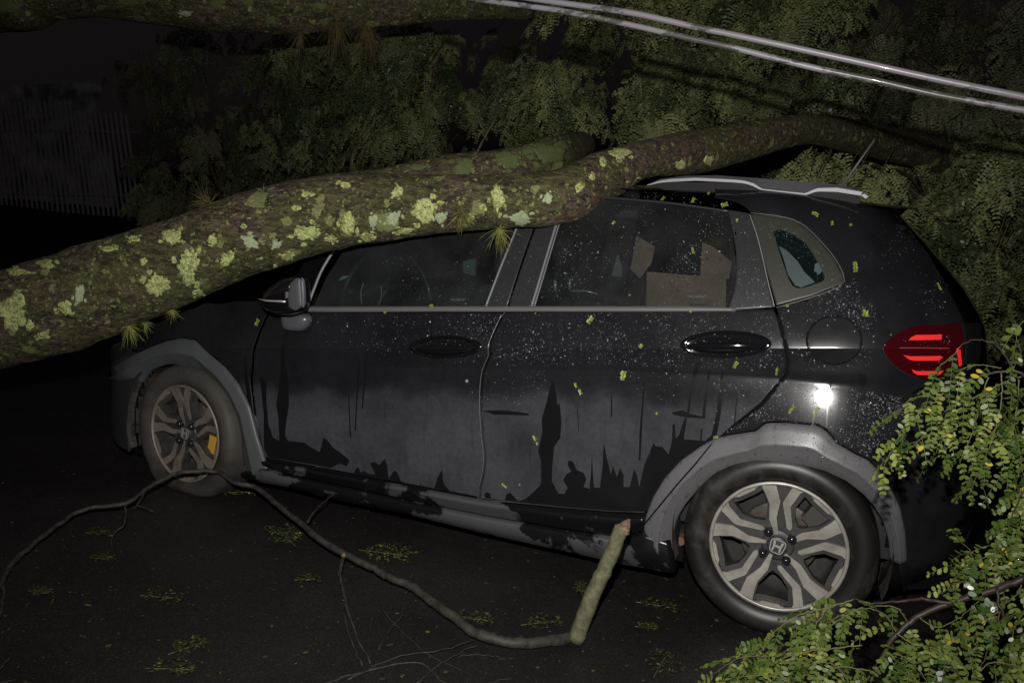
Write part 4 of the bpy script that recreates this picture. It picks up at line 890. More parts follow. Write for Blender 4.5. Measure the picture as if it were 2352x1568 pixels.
u_, bvhC, CC, RC = add_trunk('trunk', [(-200, -120, 80, 1.0), (-60, -110, 74, 1.0), (0, -105, 67, 1.0), (60, -100, 69, 1.0), (105, -100, 46, 1.02), (211, -98, 35, 1.05), (316, -94, 48, 1.1), (422, -90, 60, 1.15), (562, -85, 68, 1.2), (703, -75, 72, 1.3), (850, -60, 62, 1.45), (1000, -30, 48, 1.7), (1120, -5, 45, 2.0), (1215, 15, 46, 2.3)], [M_bark2, M_lich3, M_lich2, M_lich3], up, [(12, 14, 30, 18, 0), (700, 52, 24, 26, 0), (622, 48, 12, 10, 0), (735, 14, 16, 9, 0), (500, 8, 16, 14, 0), (425, 32, 14, 6, 1), (290, 5, 26, 8, 0), (570, 4, 14, 8, 0), (120, 46, 22, 5, 0), (316, 42, 14, 5, 0), (745, 52, 10, 9, 0), (230, 18, 10, 7, 0)], 1.3, 9)

# ------------------------------------------------------------------ air plants
M_air = mat('air_plant_leaf', (.20, .20, .055), .6, spec=.4); dirty(M_air, (.11, .085, .035), (.30, .33, .08), 30, .35, .65)
M_airb = mat('dry_air_plant', (.16, .11, .05), .7); dirty(M_airb, (.07, .05, .025), (.17, .14, .05), 25, .35, .65)
def air_plant(px, bvh, size, n, label, bias=(0, 0), m_=None, width=.0016, hang=0, yfall=None):
    d = rays([px])[0]; loc, nr, i_, ds = bvh.ray_cast(Vector(CAM), Vector(d))
    if loc is None: loc = Vector(onY([px], yfall if yfall is not None else 0)[0]); nr = Vector((0, -1, 0))
    c = np.array(loc); nr = np.array(nr); b = MB(); sc_ = size*(np.dot(c-CAM, _d))/F
    bd = CR*bias[0]-CU*bias[1]
    for k in range(n):
        v = rng.normal(size=3)+nr*.7+bd*.75; v /= np.linalg.norm(v); ln = sc_*rng.uniform(.55, 1.15); g = rng.uniform(.1, .6)+hang
        side = np.cross(v, rng.normal(size=3)); side /= np.linalg.norm(side)
        t = np.linspace(0, 1, 6); Pq = c+np.outer(t, v)*ln*.9+np.outer(t**2, [0, 0, -1])*ln*g*.6+np.outer(t**2, side)*ln*.35*rng.uniform(-1, 1)
        w_ = width*(1-t)**.7+.0003; V = np.vstack([Pq-side*w_[:, None], Pq+side*w_[:, None], Pq+np.cross(side, v)*w_[:, None]*.7]); q = 6
        Fc = []
        for j in range(5):
            for a_, b_ in ((0, 1), (1, 2), (2, 0)): Fc.append((a_*q+j, b_*q+j, b_*q+j+1, a_*q+j+1))
        b.add(V, Fc)
    o = b.build('air_plant', m_ or M_air, None, True)
    return tag(o, label, 'plant', 'air plants growing on the fallen wood')
air_plant((482, 468), bvhA, 62, 60, 'spiky dry tuft standing up on top of the trunk at left', (.0, -1.0), M_airb)
air_plant((604, 441), bvhA, 24, 12, 'small green curled tuft on top of the trunk', (.3, -.8))
air_plant((1060, 488), bvhA, 52, 60, 'round spiky tuft on the face of the trunk between two lichens', (0, .0))
air_plant((1148, 528), bvhA, 52, 44, 'bright green spiky tuft hanging under the trunk by the door pillar', (.1, .8), None, .0022, .3)
air_plant((296, 748), bvhA, 42, 60, 'cluster of yellow spiky tufts hanging under the trunk above the front wheel', (.3, .8), None, .0018, .2)
air_plant((330, 740), bvhA, 30, 30, 'right-hand half of the yellow tufts above the front wheel', (.8, .6))
air_plant((395, 712), bvhA, 28, 28, 'small star-shaped tuft right of the yellow cluster under the trunk', (.0, .8))
air_plant((505, 585), bvhA, 26, 4, 'thin green stalk on the face of the trunk', (.1, -1))
air_plant((770, 50), bvhC, 60, 90, 'brown trailing roots hanging in the middle of the upper trunk', (.3, .9), M_airb, .002, .9)
air_plant((840, 60), bvhC, 60, 110, 'widest brown root beard under the right end of the upper trunk', (.3, .8), M_airb, .002, .9)
air_plant((690, 76), bvhC, 42, 40, 'short root beard under the upper trunk', (.2, .8), M_airb, .002, .8)

# ------------------------------------------------------------------ overhead cables
def cable_mat(name, dirt):
    M = mat(name, (.5, .48, .5), .38, spec=.6, coat=.3); co = objco(M); mp_ = N(M, 'ShaderNodeMapping'); mp_.inputs['Scale'].default_value = (.4, 1, 1); L(M, co, mp_.inputs[0])
    n = noise(M, 34, 7, .72, mp_.outputs[0]); n2 = noise(M, 5, 3, .5, co); sep = N(M, 'ShaderNodeNewGeometry'); 
    x = mth(M, 'ADD', n.outputs[0], mth(M, 'MULTIPLY_ADD', n2.outputs[0], .6, -.3))
    f = ramp(M, x, [(.56-dirt, (0,)*3), (.60-dirt, (1,)*3)]).outputs[0]
    L(M, mixc(M, mth(M, 'MULTIPLY', f, .85), (.20, .185, .20), (.045, .045, .035)), P(M).inputs['Base Color']); bump(M, n.outputs[0], .3, .003); return M
for px_, rr, dd, lab in (([(1000, -22), (1107, 0), (1290, 26), (1440, 56), (1590, 90), (1683, 110), (1859, 154), (2017, 187), (2158, 219), (2352, 253), (2500, 276)], .0086, -.02, 'lower of the two pale cables, flecked with moss, crossing the top right corner'),
                        ([(1100, -22), (1237, 0), (1430, 27), (1525, 46), (1590, 61), (1771, 99), (1982, 145), (2158, 184), (2352, 223), (2500, 252)], .0092, .0, 'upper of the two pale cables, cleaner, crossing the top right corner')):
    q = onY(px_, -.25+dd); pth = resample(smooth_path(q, 5), 120); b = MB(); b.tube(pth, rr, 14)
    o = b.build('cable', cable_mat('cable_sheath_'+('mossy' if 'lower' in lab else 'clean'), .06 if 'lower' in lab else -.05), None, True)
    tag(o, lab, 'cable', 'overhead cables')
    if 'lower' in lab:                          # moss crumbs along its underside
        mb = MB()
        for _ in range(420):
            i = rng.uniform(0, 118); c = pth[int(i)]*(1-i % 1)+pth[int(i)+1]*(i % 1)
            if math.sin(i*.23)+math.sin(i*.071+1) < .1: continue
            s = rng.uniform(.0015, .004); c = c+np.array([0, rng.uniform(-.006, .002), -.0085])
            Vv = c+rng.normal(size=(4, 3))*s*.8; mb.add(Vv, [(0, 1, 2), (0, 2, 3), (0, 3, 1), (1, 3, 2)])
        tag(mb.build('moss', mat('dark_moss', (.05, .06, .02), .9), o), 'dark moss under the lower cable', kind='stuff')

# ================================================================== LEAVES
def leaf_mat(name, a, b_, c_, rough=.32, spec=.6, tr=.12):
    M = mat(name, a, rough, spec=spec); at = N(M, 'ShaderNodeAttribute'); at.attribute_name = 'tint'
    cc = ramp(M, at.outputs['Fac'], [(0, a), (.55, b_), (.93, c_), (1, (c_[0]*1.7, c_[1]*1.25, c_[2]*.5))]).outputs[0]
    L(M, cc, P(M).inputs['Base Color']); L(M, mth(M, 'MULTIPLY_ADD', at.outputs['Fac'], .35, rough-.1), P(M).inputs['Roughness'])
    t_ = N(M, 'ShaderNodeBsdfTranslucent'); L(M, cc, t_.inputs[0]); mx = N(M, 'ShaderNodeMixShader'); mx.inputs[0].default_value = tr
    out = M.node_tree.nodes['Material Output']; L(M, P(M).outputs[0], mx.inputs[1]); L(M, t_.outputs[0], mx.inputs[2]); L(M, mx.outputs[0], out.inputs[0]); return M
T6 = np.array([(0, 0), (.25, .42), (.7, .48), (1, .12), (1, -.12), (.7, -.48), (.25, -.42)])
T8 = np.array([(0, .03), (.15, .34), (.45, .5), (.8, .44), (1, .1), (1, -.1), (.8, -.44), (.45, -.5), (.15, -.34), (0, -.03)])
T4 = np.array([(0, 0), (.45, .5), (1, 0), (.45, -.5)])
def pinnae(B, D, U, Ln, npair, ll, lw, droop, tmpl, curl=.25, jit=.24):
    """many pinnate leaflets at once.  B,D,U: (n,3) base, axis, leaf normal;  returns (n*npair*2, k, 3) and a per-leaflet pinna index"""
    n = len(B); D = D/np.linalg.norm(D, axis=1)[:, None]; Sd = np.cross(D, U); Sd /= np.linalg.norm(Sd, axis=1)[:, None]+1e-9; U = np.cross(Sd, D)
    t = (np.arange(npair)+.6)/npair; g = np.array([0, 0, -1.])
    Ln = np.broadcast_to(Ln, (n,)); droop = np.broadcast_to(droop, (n,))
    Pt = B[:, None]+D[:, None]*(t*Ln[:, None])[..., None]+g*((t**2)*(Ln*droop)[:, None])[..., None]
    Tg = D[:, None]*np.ones((1, npair, 1))+g*(2*t*droop[:, None])[..., None]; Tg /= np.linalg.norm(Tg, axis=2)[..., None]
    out = []
    prof_ = .55+.45*np.sin(np.pi*(t*.8+.15))
    for s in (-1, 1):
        j = rng.normal(size=(n, npair, 3))*jit
        ax = Sd[:, None]*s*.9+Tg*.42+j-U[:, None]*rng.uniform(0, curl*2, size=(n, npair, 1)); ax /= np.linalg.norm(ax, axis=2)[..., None]
        up_ = U[:, None]+j[..., ::-1]*1.6; wd = np.cross(up_, ax); wd /= np.linalg.norm(wd, axis=2)[..., None]
        sz = rng.uniform(.7, 1.12, size=(n, npair))*prof_*(rng.random((n, npair)) > .07)
        Vv = Pt[:, :, None]+ax[:, :, None]*(tmpl[:, 0]*ll)[None, None, :, None]*sz[..., None, None]+wd[:, :, None]*(tmpl[:, 1]*lw)[None, None, :, None]*sz[..., None, None]
        out.append(Vv.reshape(-1, len(tmpl), 3))
    return np.concatenate(out), np.concatenate([np.repeat(np.arange(n), npair)]*2)
def bipinnate(B, D, U, Lm, npin, pl, npair, ll, lw, tmpl, droop=.35, jit=.2, pj=.12):
    """compound leaves: pairs of pinnae hanging along each main stalk"""
    n = len(B); D = D/np.linalg.norm(D, axis=1)[:, None]; Sd = np.cross(D, U); Sd /= np.linalg.norm(Sd, axis=1)[:, None]+1e-9; U = np.cross(Sd, D); g = np.array([0, 0, -1.])
    bs, ds, us, ln = [], [], [], []
    for k in range(npin):
        t = .2+.8*k/(npin-1)
        pt = B+D*(Lm*t)[:, None]+g*((Lm*droop*t*t))[:, None]; tg = D+g*(2*droop*t)
        for s in (-1, 1):
            ax = Sd*s*.8+tg*.45+g*.45+rng.normal(size=(n, 3))*.12; bs.append(pt); ds.append(ax+g*.15); us.append(U+rng.normal(size=(n, 3))*.22); ln.append(pl*(1.05-.5*abs(t-.45))*rng.uniform(.85, 1.1, n))
    idx = np.tile(np.arange(n), npin*2)
    V, pi_ = pinnae(np.concatenate(bs), np.concatenate(ds), np.concatenate(us), np.concatenate(ln), npair, ll, lw, .3, tmpl, .25, jit)
    return V, idx[pi_], pi_

def in_poly(p_, poly):
    x, y = p_; c = False; j = len(poly)-1
    for i in range(len(poly)):
        xi, yi = poly[i]; xj, yj = poly[j]
        if (yi > y) != (yj > y) and x < (xj-xi)*(y-yi)/(yj-yi)+xi: c = not c
        j = i
    return c
M_leaf_bg = leaf_mat('dark_hanging_leaf', (.045, .062, .026), (.145, .172, .068), (.28, .30, .12), .46, .32, .12)
M_leaf_bl = leaf_mat('dimmed_far_leaf', (.05, .058, .032), (.135, .148, .078), (.23, .24, .13), .55, .25, .08)  # duller leaf copy; the fading of light on far trees is in its colour
def crown(name, label, poly, n, ylo, yhi, trunk_px, ty, m_, lsize=1.0, holes=(), group='trees beyond the car'):
    base = onY([trunk_px[0]], ty)[0]; base[2] = .3
    t = empty(name, label, 'tree', tuple(base), group)
    xs_ = [q[0] for q in poly]; ys_ = [q[1] for q in poly]; pts = []
    # clumps first, leaves gathered round each clump
    ncl = max(6, n//10); cl = []; sig = rng.uniform(.45, 1.2, ncl); cth = rng.uniform(0, 2*math.pi, ncl); cz = rng.uniform(-1.2, .2, ncl); ctint = rng.normal(0, .24, ncl); cid = []
    while len(cl) < ncl:
        q = (rng.uniform(min(xs_), max(xs_)), rng.uniform(min(ys_), max(ys_)))
        if in_poly(q, poly) and not any(math.hypot((q[0]-h[0])/h[2], (q[1]-h[1])/h[3]) < 1 for h in holes): cl.append((*q, ylo+(yhi-ylo)*(rng.random()*.35 if rng.random() < .42 else .7+.8*rng.random())))
    while len(pts) < n:
        ci = rng.integers(len(cl)); c = cl[ci]; q = (c[0]+rng.normal()*30*sig[ci], c[1]+rng.normal()*26*sig[ci])
        if not any(math.hypot((q[0]-h[0])/h[2], (q[1]-h[1])/h[3]) < 1 for h in holes): pts.append((*q, c[2]+rng.normal()*.13, c[0])); cid.append(ci)
    pts = np.array(pts); B = np.array([onY([(a, b_)], y)[0] for a, b_, y, _ in pts]); nn_ = len(B)
    B[:, 2] = np.maximum(B[:, 2], .3)
    cid = np.array(cid); th = cth[cid]+rng.normal(0, .6, nn_); D = np.stack([np.cos(th)*.75, -np.abs(np.sin(th))*.4-.1, cz[cid]+rng.normal(0, .25, nn_)], 1)
    cu = rng.normal(size=(ncl, 2))*[.7, .5]; U = np.stack([cu[cid, 0]+rng.normal(size=nn_)*.18, -1.0+0*th, .35+cu[cid, 1]+rng.normal(size=nn_)*.15], 1)
    V, li, pi_ = bipinnate(B, D, U, rng.uniform(.12, .22, nn_)*lsize, 4, .115*lsize, 7, .024*lsize, .0155*lsize, T6, .5, .07)
    tint = np.clip((rng.normal(.42, .14, nn_)+ctint[cid])[li]+rng.normal(0, .08, len(li)), 0, .86)
    fastmesh('crown', V, len(T6), m_, t, tint)
    b = MB()
    for i in range(0, nn_, 3):
        b.tube([B[i]-D[i]*.12*lsize+[0, .05, .06], B[i], B[i]+D[i]*.2*lsize+[0, 0, -.05]], [.004, .003, .0012], 4, cap=False)
    c0 = onY([trunk_px[0]], ty)[0]; c0[2] = 0; cs = [c0]+[onY([p_], ty+.1*k)[0] for k, p_ in enumerate(trunk_px[1:])]; cs = np.array(cs)
    rad = np.linspace(.11, .035, len(cs)); b.tube(smooth_path(cs, 5), np.interp(np.linspace(0, 1, (len(cs)-1)*5+1), np.linspace(0, 1, len(cs)), rad), 12)
    for c in cl[:14]:
        e = onY([(c[0], c[1])], c[2]+.1)[0]; s_ = cs[-1]*.5+cs[len(cs)//2]*.5; mdl = (e+s_)/2+[0, .15, .12]; b.tube(smooth_path([s_, mdl, e], 5), np.linspace(.022, .004, 11), 6)
    b.build('trunk', M_bark2, t, True); return t
crown('tree', 'dim bushy tree between the gate and the middle of the picture', [(290, 150), (330, 85), (480, 75), (620, 75), (700, 100), (760, 400), (640, 440), (520, 440), (420, 500), (330, 420), (310, 300)], 520, 4.0, 5.6, [(520, 900), (520, 600), (500, 300)], 5.4, M_leaf_bl, 1.15, [(560, 210, 60, 40)])
crown('tree', 'dark tree with long hanging leaf sprays behind the middle of the trunk', [(640, 80), (800, 55), (950, 60), (1150, 90), (1200, 200), (1120, 300), (1060, 340), (950, 380), (700, 410), (640, 440), (600, 300)], 680, 3.0, 4.4, [(900, 900), (900, 500), (880, 250)], 4.6, M_leaf_bg, 1.0, [(800, 300, 26, 50), (1110, 270, 30, 50)])
crown('tree', 'green spray of leaves hanging right of the dark hollow at mid picture', [(1130, 120), (1200, 30), (1330, -10), (1400, 40), (1380, 160), (1290, 270), (1280, 320), (1200, 330), (1170, 260)], 200, 2.5, 3.3, [(1300, 900), (1300, 400), (1290, 150)], 3.5, M_leaf_bg, .95)
crown('tree', 'leafy tree rising behind the two pale cables', [(1300, -40), (2000, -40), (2010, 120), (1960, 240), (1850, 260), (1600, 300), (1420, 330), (1380, 220), (1330, 60)], 700, 2.5, 3.9, [(1650, 900), (1650, 500), (1680, 150)], 4.1, M_leaf_bg, 1.0, [(1330, 220, 60, 60), (1500, 150, 40, 18), (1900, 20, 60, 25)])
crown('tree', 'darker tree filling the top right corner above the cables', [(1960, -40), (2420, -40), (2420, 330), (2250, 330), (2050, 260), (1980, 150)], 430, 3.4, 4.8, [(2250, 900), (2230, 500), (2200, 150)], 4.9, M_leaf_bl, 1.1, [(2330, 20, 60, 22)])
crown('tree', 'lower leafy tree right behind the roof antenna and tailgate', [(1600, 410), (1700, 372), (1800, 340), (1880, 325), (1960, 330), (2100, 320), (2420, 310), (2420, 800), (2290, 790), (2230, 680), (2150, 560), (2100, 480), (1990, 440)], 600, 1.9, 3.5, [(2200, 900), (2180, 600), (2150, 400)], 3.4, M_leaf_bg, .95, [(1990, 345, 50, 14), (2200, 280, 60, 20)])

# ------------------------------------------------------------------ leafy boughs in the lower right foreground
M_leaf_fg = leaf_mat('fresh_wet_leaf', (.035, .075, .012), (.12, .175, .03), (.27, .30, .07), .38, .5, .22)
M_stem = mat('green_brown_stem', (.13, .12, .05), .5, spec=.5); M_wood = mat('wet_brown_twig', (.032, .022, .018), .5, spec=.4)
def bough(name, label, woods, twigs, group=None, dens=.85, lsz=1.0):
    """woods / twigs: list of (px path, depth y start, depth y end, r0, r1)"""
    allp = [onY(p_, np.linspace(a, b_, len(p_))) for p_, a, b_, *_ in woods]
    o = empty(name, label, 'branch', tuple(allp[0][0]), group)
    b = MB()
    for (p_, a, b_, r0, r1), q in zip(woods, allp):
        q = smooth_path(q, 6); q = q+rng.normal(size=q.shape)*.0012; b.tube(q, np.linspace(r0, r1, len(q)), 8)
    b.build('branch', M_wood, o, True)
    bs, ds, us, ln = [], [], [], []; st = MB()
    for p_, a, b_, r0, r1, dn in twigs:
        q = smooth_path(onY(p_, np.linspace(a, b_, len(p_))), 8); q = q+rng.normal(size=q.shape)*.0008; st.tube(q, np.linspace(r0, r1, len(q)), 5)
        Ltot = np.linalg.norm(np.diff(q, axis=0), axis=1).sum(); nl = max(3, int(Ltot/.021*dn*dens)); s = 1; qq = resample(q, nl+1)
        tg = np.gradient(qq, axis=0); tg /= np.linalg.norm(tg, axis=1)[:, None]
        for i in range(1, nl+1):
            s = -s; view = CAM-qq[i]; view /= np.linalg.norm(view); upn = view*.55+np.array([0, 0, .6])+rng.normal(size=3)*.35; upn /= np.linalg.norm(upn)
            sd = np.cross(tg[i], upn); sd /= np.linalg.norm(sd); ax = sd*s*.75+tg[i]*.5+np.array([0, 0, -.45])+rng.normal(size=3)*.22
            bs.append(qq[i]); ds.append(ax); us.append(upn); ln.append(rng.uniform(.05, .09)*lsz)
    bs, ds, us, ln = map(np.array, (bs, ds, us, ln))
    V, pi_ = pinnae(bs, ds, us, ln, 7, .0165*lsz, .0102*lsz, .35, T8, .1, .2)
    tint = np.clip(rng.normal(.45, .24, len(bs))[pi_]+rng.normal(0, .08, len(pi_)), 0, .93); tint[rng.random(len(tint)) > .992] = 1
    fastmesh('foliage', V, len(T8), M_leaf_fg, o, tint)
    for i in range(len(bs)):
        d = ds[i]/np.linalg.norm(ds[i]); t = np.linspace(0, 1, 4)[:, None]; st.tube(bs[i]+d*t*ln[i]+np.array([0, 0, -1])*t*t*ln[i]*.35, .0007, 3, cap=False)
    st.build('stems', M_stem, o, True); return o
ya, yb2 = -.62, -.80
bough('leafy_branch', 'upper green branch with an arching bare stalk hanging over the tail lamp',
 [([(2420, 890), (2352, 862), (2318, 850), (2240, 868), (2215, 872)], ya, ya, .0045, .002), ([(2330, 855), (2310, 820), (2285, 790), (2255, 780), (2225, 783), (2205, 795)], ya, ya-.02, .0026, .0012), ([(2420, 900), (2360, 905), (2300, 915)], ya, ya, .003, .0015)],
 [([(2240, 868), (2205, 880), (2170, 900), (2130, 935), (2100, 960), (2062, 1010), (2030, 1068)], ya, ya-.03, .0018, .0008, 1.1), ([(2300, 845), (2255, 838), (2215, 845), (2180, 862)], ya, ya, .0012, .0006, .9), ([(2205, 795), (2190, 815), (2165, 835), (2150, 850)], ya-.02, ya-.03, .001, .0006, .9),
  ([(2230, 872), (2200, 920), (2170, 980), (2150, 1040)], ya, ya+.03, .0015, .0007, 1), ([(2270, 866), (2250, 930), (2230, 1000), (2205, 1060)], ya, ya+.02, .0015, .0007, 1.1), ([(2300, 856), (2300, 920), (2285, 990), (2260, 1060), (2235, 1110)], ya, ya-.02, .0015, .0007, 1.1),
  ([(2340, 870), (2335, 940), (2320, 1020), (2310, 1080)], ya, ya+.03, .0015, .0007, 1.1), ([(2360, 905), (2355, 990), (2345, 1060), (2330, 1130)], ya, ya, .0015, .0007, 1.1), ([(2352, 862), (2290, 885), (2220, 925), (2140, 985), (2090, 1030)], ya+.02, ya+.02, .0015, .0007, 1), ([(2400, 940), (2340, 960), (2280, 1010), (2240, 1050)], ya, ya+.04, .0015, .0007, 1), ([(2190, 884), (2140, 905), (2098, 915), (2060, 950)], ya, ya-.03, .001, .0006, .8), ([(2400, 700), (2360, 725), (2335, 765), (2345, 810)], ya, ya, .001, .0006, .9)])
bough('leafy_branch', 'thin leafy string hanging down along the right edge beside the rear bumper',
 [([(2420, 1010), (2375, 1080), (2340, 1150), (2310, 1210)], ya-.05, ya-.05, .003, .0015)],
 [([(2345, 1120), (2335, 1180), (2310, 1220), (2300, 1260)], ya-.05, ya-.05, .0015, .0008, 1.2), ([(2310, 1210), (2290, 1250), (2260, 1280), (2230, 1290), (2195, 1290)], ya-.05, ya-.05, .0012, .0006, 1.1), ([(2290, 1250), (2265, 1300), (2220, 1330), (2190, 1345)], ya-.05, ya-.06, .0012, .0006, 1.2), ([(2255, 1285), (2228, 1262), (2205, 1240), (2195, 1225)], ya-.05, ya-.07, .001, .0006, 1.0), ([(2360, 1100), (2352, 1150), (2340, 1230), (2330, 1290)], ya-.05, ya-.05, .0012, .0007, 1.1), ([(2400, 1060), (2380, 1110), (2350, 1160), (2330, 1200)], ya-.02, ya-.05, .0012, .0007, 1.1)])
bough('leafy_branch', 'large wet green branch over the ground in the lower right corner below the wheel',
 [([(2460, 1270), (2352, 1325), (2280, 1355), (2180, 1385), (2110, 1415), (2060, 1455), (2020, 1520), (1990, 1600)], yb2+.1, yb2, .009, .005), ([(2180, 1385), (2120, 1375), (2060, 1380), (2000, 1385), (1960, 1372)], yb2+.05, yb2+.1, .0045, .0018), ([(2352, 1335), (2400, 1340)], yb2, yb2, .009, .009), ([(2290, 1350), (2300, 1400), (2350, 1460), (2400, 1500)], yb2+.05, yb2, .0035, .002), ([(2300, 1400), (2280, 1460), (2250, 1540)], yb2+.05, yb2, .0025, .0012)],
 [([(1960, 1375), (1900, 1395), (1840, 1410), (1790, 1440), (1750, 1480), (1700, 1530)], yb2+.1, yb2+.05, .0016, .0007, 1.2), ([(2000, 1385), (1930, 1420), (1880, 1460), (1830, 1500)], yb2+.08, yb2+.05, .0014, .0007, 1.2), ([(1900, 1395), (1860, 1450), (1790, 1500), (1700, 1510), (1640, 1545)], yb2+.07, yb2+.03, .0014, .0007, 1.3),
  ([(1980, 1480), (1900, 1490), (1830, 1500), (1760, 1530), (1690, 1575)], yb2, yb2, .0016, .0007, 1.5), ([(2000, 1540), (1920, 1530), (1850, 1550), (1780, 1590)], yb2-.03, yb2-.05, .0016, .0007, 1.5), ([(2060, 1455), (2040, 1420), (2010, 1400), (1960, 1400), (1900, 1430)], yb2+.04, yb2+.06, .0014, .0007, 1.2),
  ([(2110, 1415), (2150, 1440), (2200, 1420), (2250, 1380)], yb2+.03, yb2, .0014, .0007, 1.2), ([(2060, 1455), (2100, 1480), (2150, 1490), (2190, 1530)], yb2, yb2-.04, .0014, .0007, 1.4), ([(2030, 1500), (2070, 1540), (2110, 1580)], yb2, yb2-.04, .0014, .0007, 1.5), ([(2280, 1460), (2230, 1450), (2190, 1470), (2160, 1520)], yb2+.02, yb2-.02, .0014, .0007, 1.3),
  ([(2300, 1400), (2260, 1430), (2240, 1490), (2220, 1560)], yb2+.05, yb2, .0014, .0007, 1.3), ([(2350, 1460), (2330, 1510), (2300, 1570)], yb2, yb2-.04, .0014, .0007, 1.3), ([(2400, 1380), (2360, 1400), (2330, 1440), (2320, 1500)], yb2, yb2, .0014, .0007, 1.3), ([(2250, 1540), (2280, 1520), (2340, 1530), (2400, 1560)], yb2-.05, yb2-.05, .0014, .0007, 1.3), ([(2420, 1450), (2370, 1480), (2350, 1530), (2330, 1590)], yb2-.05, yb2-.05, .0014, .0007, 1.3),
  ([(1850, 1600), (1800, 1560), (1740, 1550), (1660, 1560)], yb2-.05, yb2-.05, .0014, .0007, 1.4), ([(2000, 1390), (2060, 1395), (2090, 1440), (2110, 1490)], yb2+.1, yb2+.08, .0014, .0007, 1.2), ([(1960, 1600), (1940, 1550), (1900, 1520), (1840, 1530)], yb2-.06, yb2-.06, .0014, .0007, 1.5), ([(2140, 1600), (2120, 1550), (2080, 1510), (2050, 1500)], yb2-.06, yb2-.06, .0014, .0007, 1.4), ([(2352, 1330), (2330, 1370), (2280, 1400)], yb2+.1, yb2+.05, .0014, .0007, 1.2)])

# ------------------------------------------------------------------ bare branch lying on the road
M_branch = mat('wet_grey_branch', (.05, .045, .038), .6, spec=.4); dirty(M_branch, (.022, .021, .018), (.06, .056, .045), 30, .35, .65); bump(M_branch, noise(M_branch, 60, 5, .7, objco(M_branch)).outputs[0], .6, .004)
M_stub = mat('mossy_stub', (.10, .10, .05), .7); dirty(M_stub, (.07, .065, .035), (.155, .16, .085), 40, .35, .65); bump(M_stub, noise(M_stub, 70, 5, .7, objco(M_stub)).outputs[0], .6, .004)
M_cut = mat('torn_wood', (.20, .135, .09), .8); dirty(M_cut, (.10, .07, .045), (.30, .20, .13), 60, .4, .6)
def gnd(px, h): return onG(px, h)
def gpath(px, h): return onG(px, np.asarray(h, float))
main_px = [(-40, 1410), (0, 1345), (22, 1300), (60, 1262), (120, 1215), (190, 1170), (290, 1155), (330, 1125), (397, 1090), (430, 1083), (500, 1083), (540, 1108), (590, 1120), (640, 1160), (700, 1210), (760, 1255), (850, 1300), (900, 1328), (945, 1345), (1000, 1385), (1060, 1430), (1100, 1455), (1150, 1470), (1200, 1476), (1250, 1472), (1318, 1462)]
hh_ = np.interp([p_[0] for p_ in main_px], [-40, 300, 450, 600, 900, 1320], [.02, .10, .17, .12, .06, .02])
q = gpath(main_px, hh_); rr_ = np.interp([p_[0] for p_ in main_px], [-40, 400, 520, 800, 1318], [.008, .0085, .0095, .012, .018])
bb = empty('fallen_branch', 'long bare broken branch lying on the road beside the car with an upright stub', 'branch', tuple(q[-1]))
b = MB(); Q = smooth_path(np.hstack([q, rr_[:, None]]), 6); Q[:, :3] += rng.normal(size=(len(Q), 3))*.0014; b.tube(Q[:, :3], Q[:, 3]*(1+rng.normal(size=len(Q))*.05), 12); b.build('branch', M_branch, bb, True)
base = gnd([(1322, 1470)], .015)[0]; top = base+CR*.0; tops = onY([(1428, 1212)], float(base[1])+.06)[0]
sp2 = np.array([base, base*.6+tops*.4+CR*(-.006), base*.3+tops*.7, tops]); b = MB(); Q = smooth_path(sp2, 7); Q += rng.normal(size=Q.shape)*.001; b.tube(Q, np.linspace(.027, .023, len(Q))*(1+rng.normal(size=len(Q))*.03), 16); st_ = b.build('stub', M_stub, bb, True)
b = MB(); dr = (tops-sp2[2]); dr /= np.linalg.norm(dr); b.tube([tops-dr*.012+CR*.006, tops+dr*.012+CR*.008, tops+dr*.03+CR*.014], [.0235, .016, .003], 9); b.tube([tops-dr*.01-CR*.01, tops+dr*.014-CR*.012], [.014, .004], 6); b.build('torn_end', M_cut, bb, False)
side = [([(788, 1278), (782, 1310), (785, 1345), (800, 1400), (815, 1450), (850, 1520)], .07, .0, .009, .003), ([(705, 1198), (730, 1165), (760, 1140), (800, 1122), (836, 1116)], .10, .16, .0045, .0015), ([(330, 1132), (318, 1155), (304, 1168)], .10, .06, .004, .002), ([(318, 1160), (345, 1170), (355, 1178), (360, 1200)], .06, .03, .0025, .001), ([(288, 1158), (290, 1180), (284, 1205), (262, 1225), (255, 1250)], .10, .01, .004, .0015),
        ([(60, 1262), (30, 1295), (10, 1330), (8, 1380), (-10, 1430)], .03, .0, .008, .006), ([(870, 1490), (900, 1440), (925, 1410), (928, 1375)], .01, .05, .002, .001), ([(800, 1560), (900, 1510), (1000, 1495), (1090, 1470)], .0, .02, .003, .0015), ([(960, 1568), (990, 1540), (1050, 1500), (1100, 1480)], .0, .02, .003, .0015), ([(880, 1400), (915, 1440), (980, 1500), (1060, 1540)], .02, .0, .0022, .001), ([(1060, 1600), (1130, 1565), (1180, 1555)], .0, .01, .002, .001), ([(1050, 1506), (1110, 1502), (1160, 1512)], .0, .01, .0015, .001), ([(700, 1590), (820, 1545), (960, 1520), (1010, 1560), (1100, 1590)], .0, .0, .004, .002), ([(-10, 1545), (5, 1530), (24, 1506)], .01, .04, .002, .001), ([(-10, 1572), (20, 1563), (38, 1558)], .0, .01, .002, .001), ([(832, 1528), (810, 1480), (798, 1440), (790, 1400)], .0, .04, .003, .002)]
for px_, h0, h1, r0, r1 in side:
    q_ = smooth_path(gpath(px_, np.linspace(h0+r0, h1+r1, len(px_))), 5); q_ = q_+rng.normal(size=q_.shape)*.0015; b = MB(); b.tube(q_, np.linspace(r0, r1, len(q_))*.8, 7); b.build('twig', M_branch, bb, True)
b = MB(); p_ = gnd([(789, 1276)], .085)[0]; b.tube([p_, p_+[0, 0, .012]], [.009, .004], 7); b.build('torn_end', M_cut, bb)

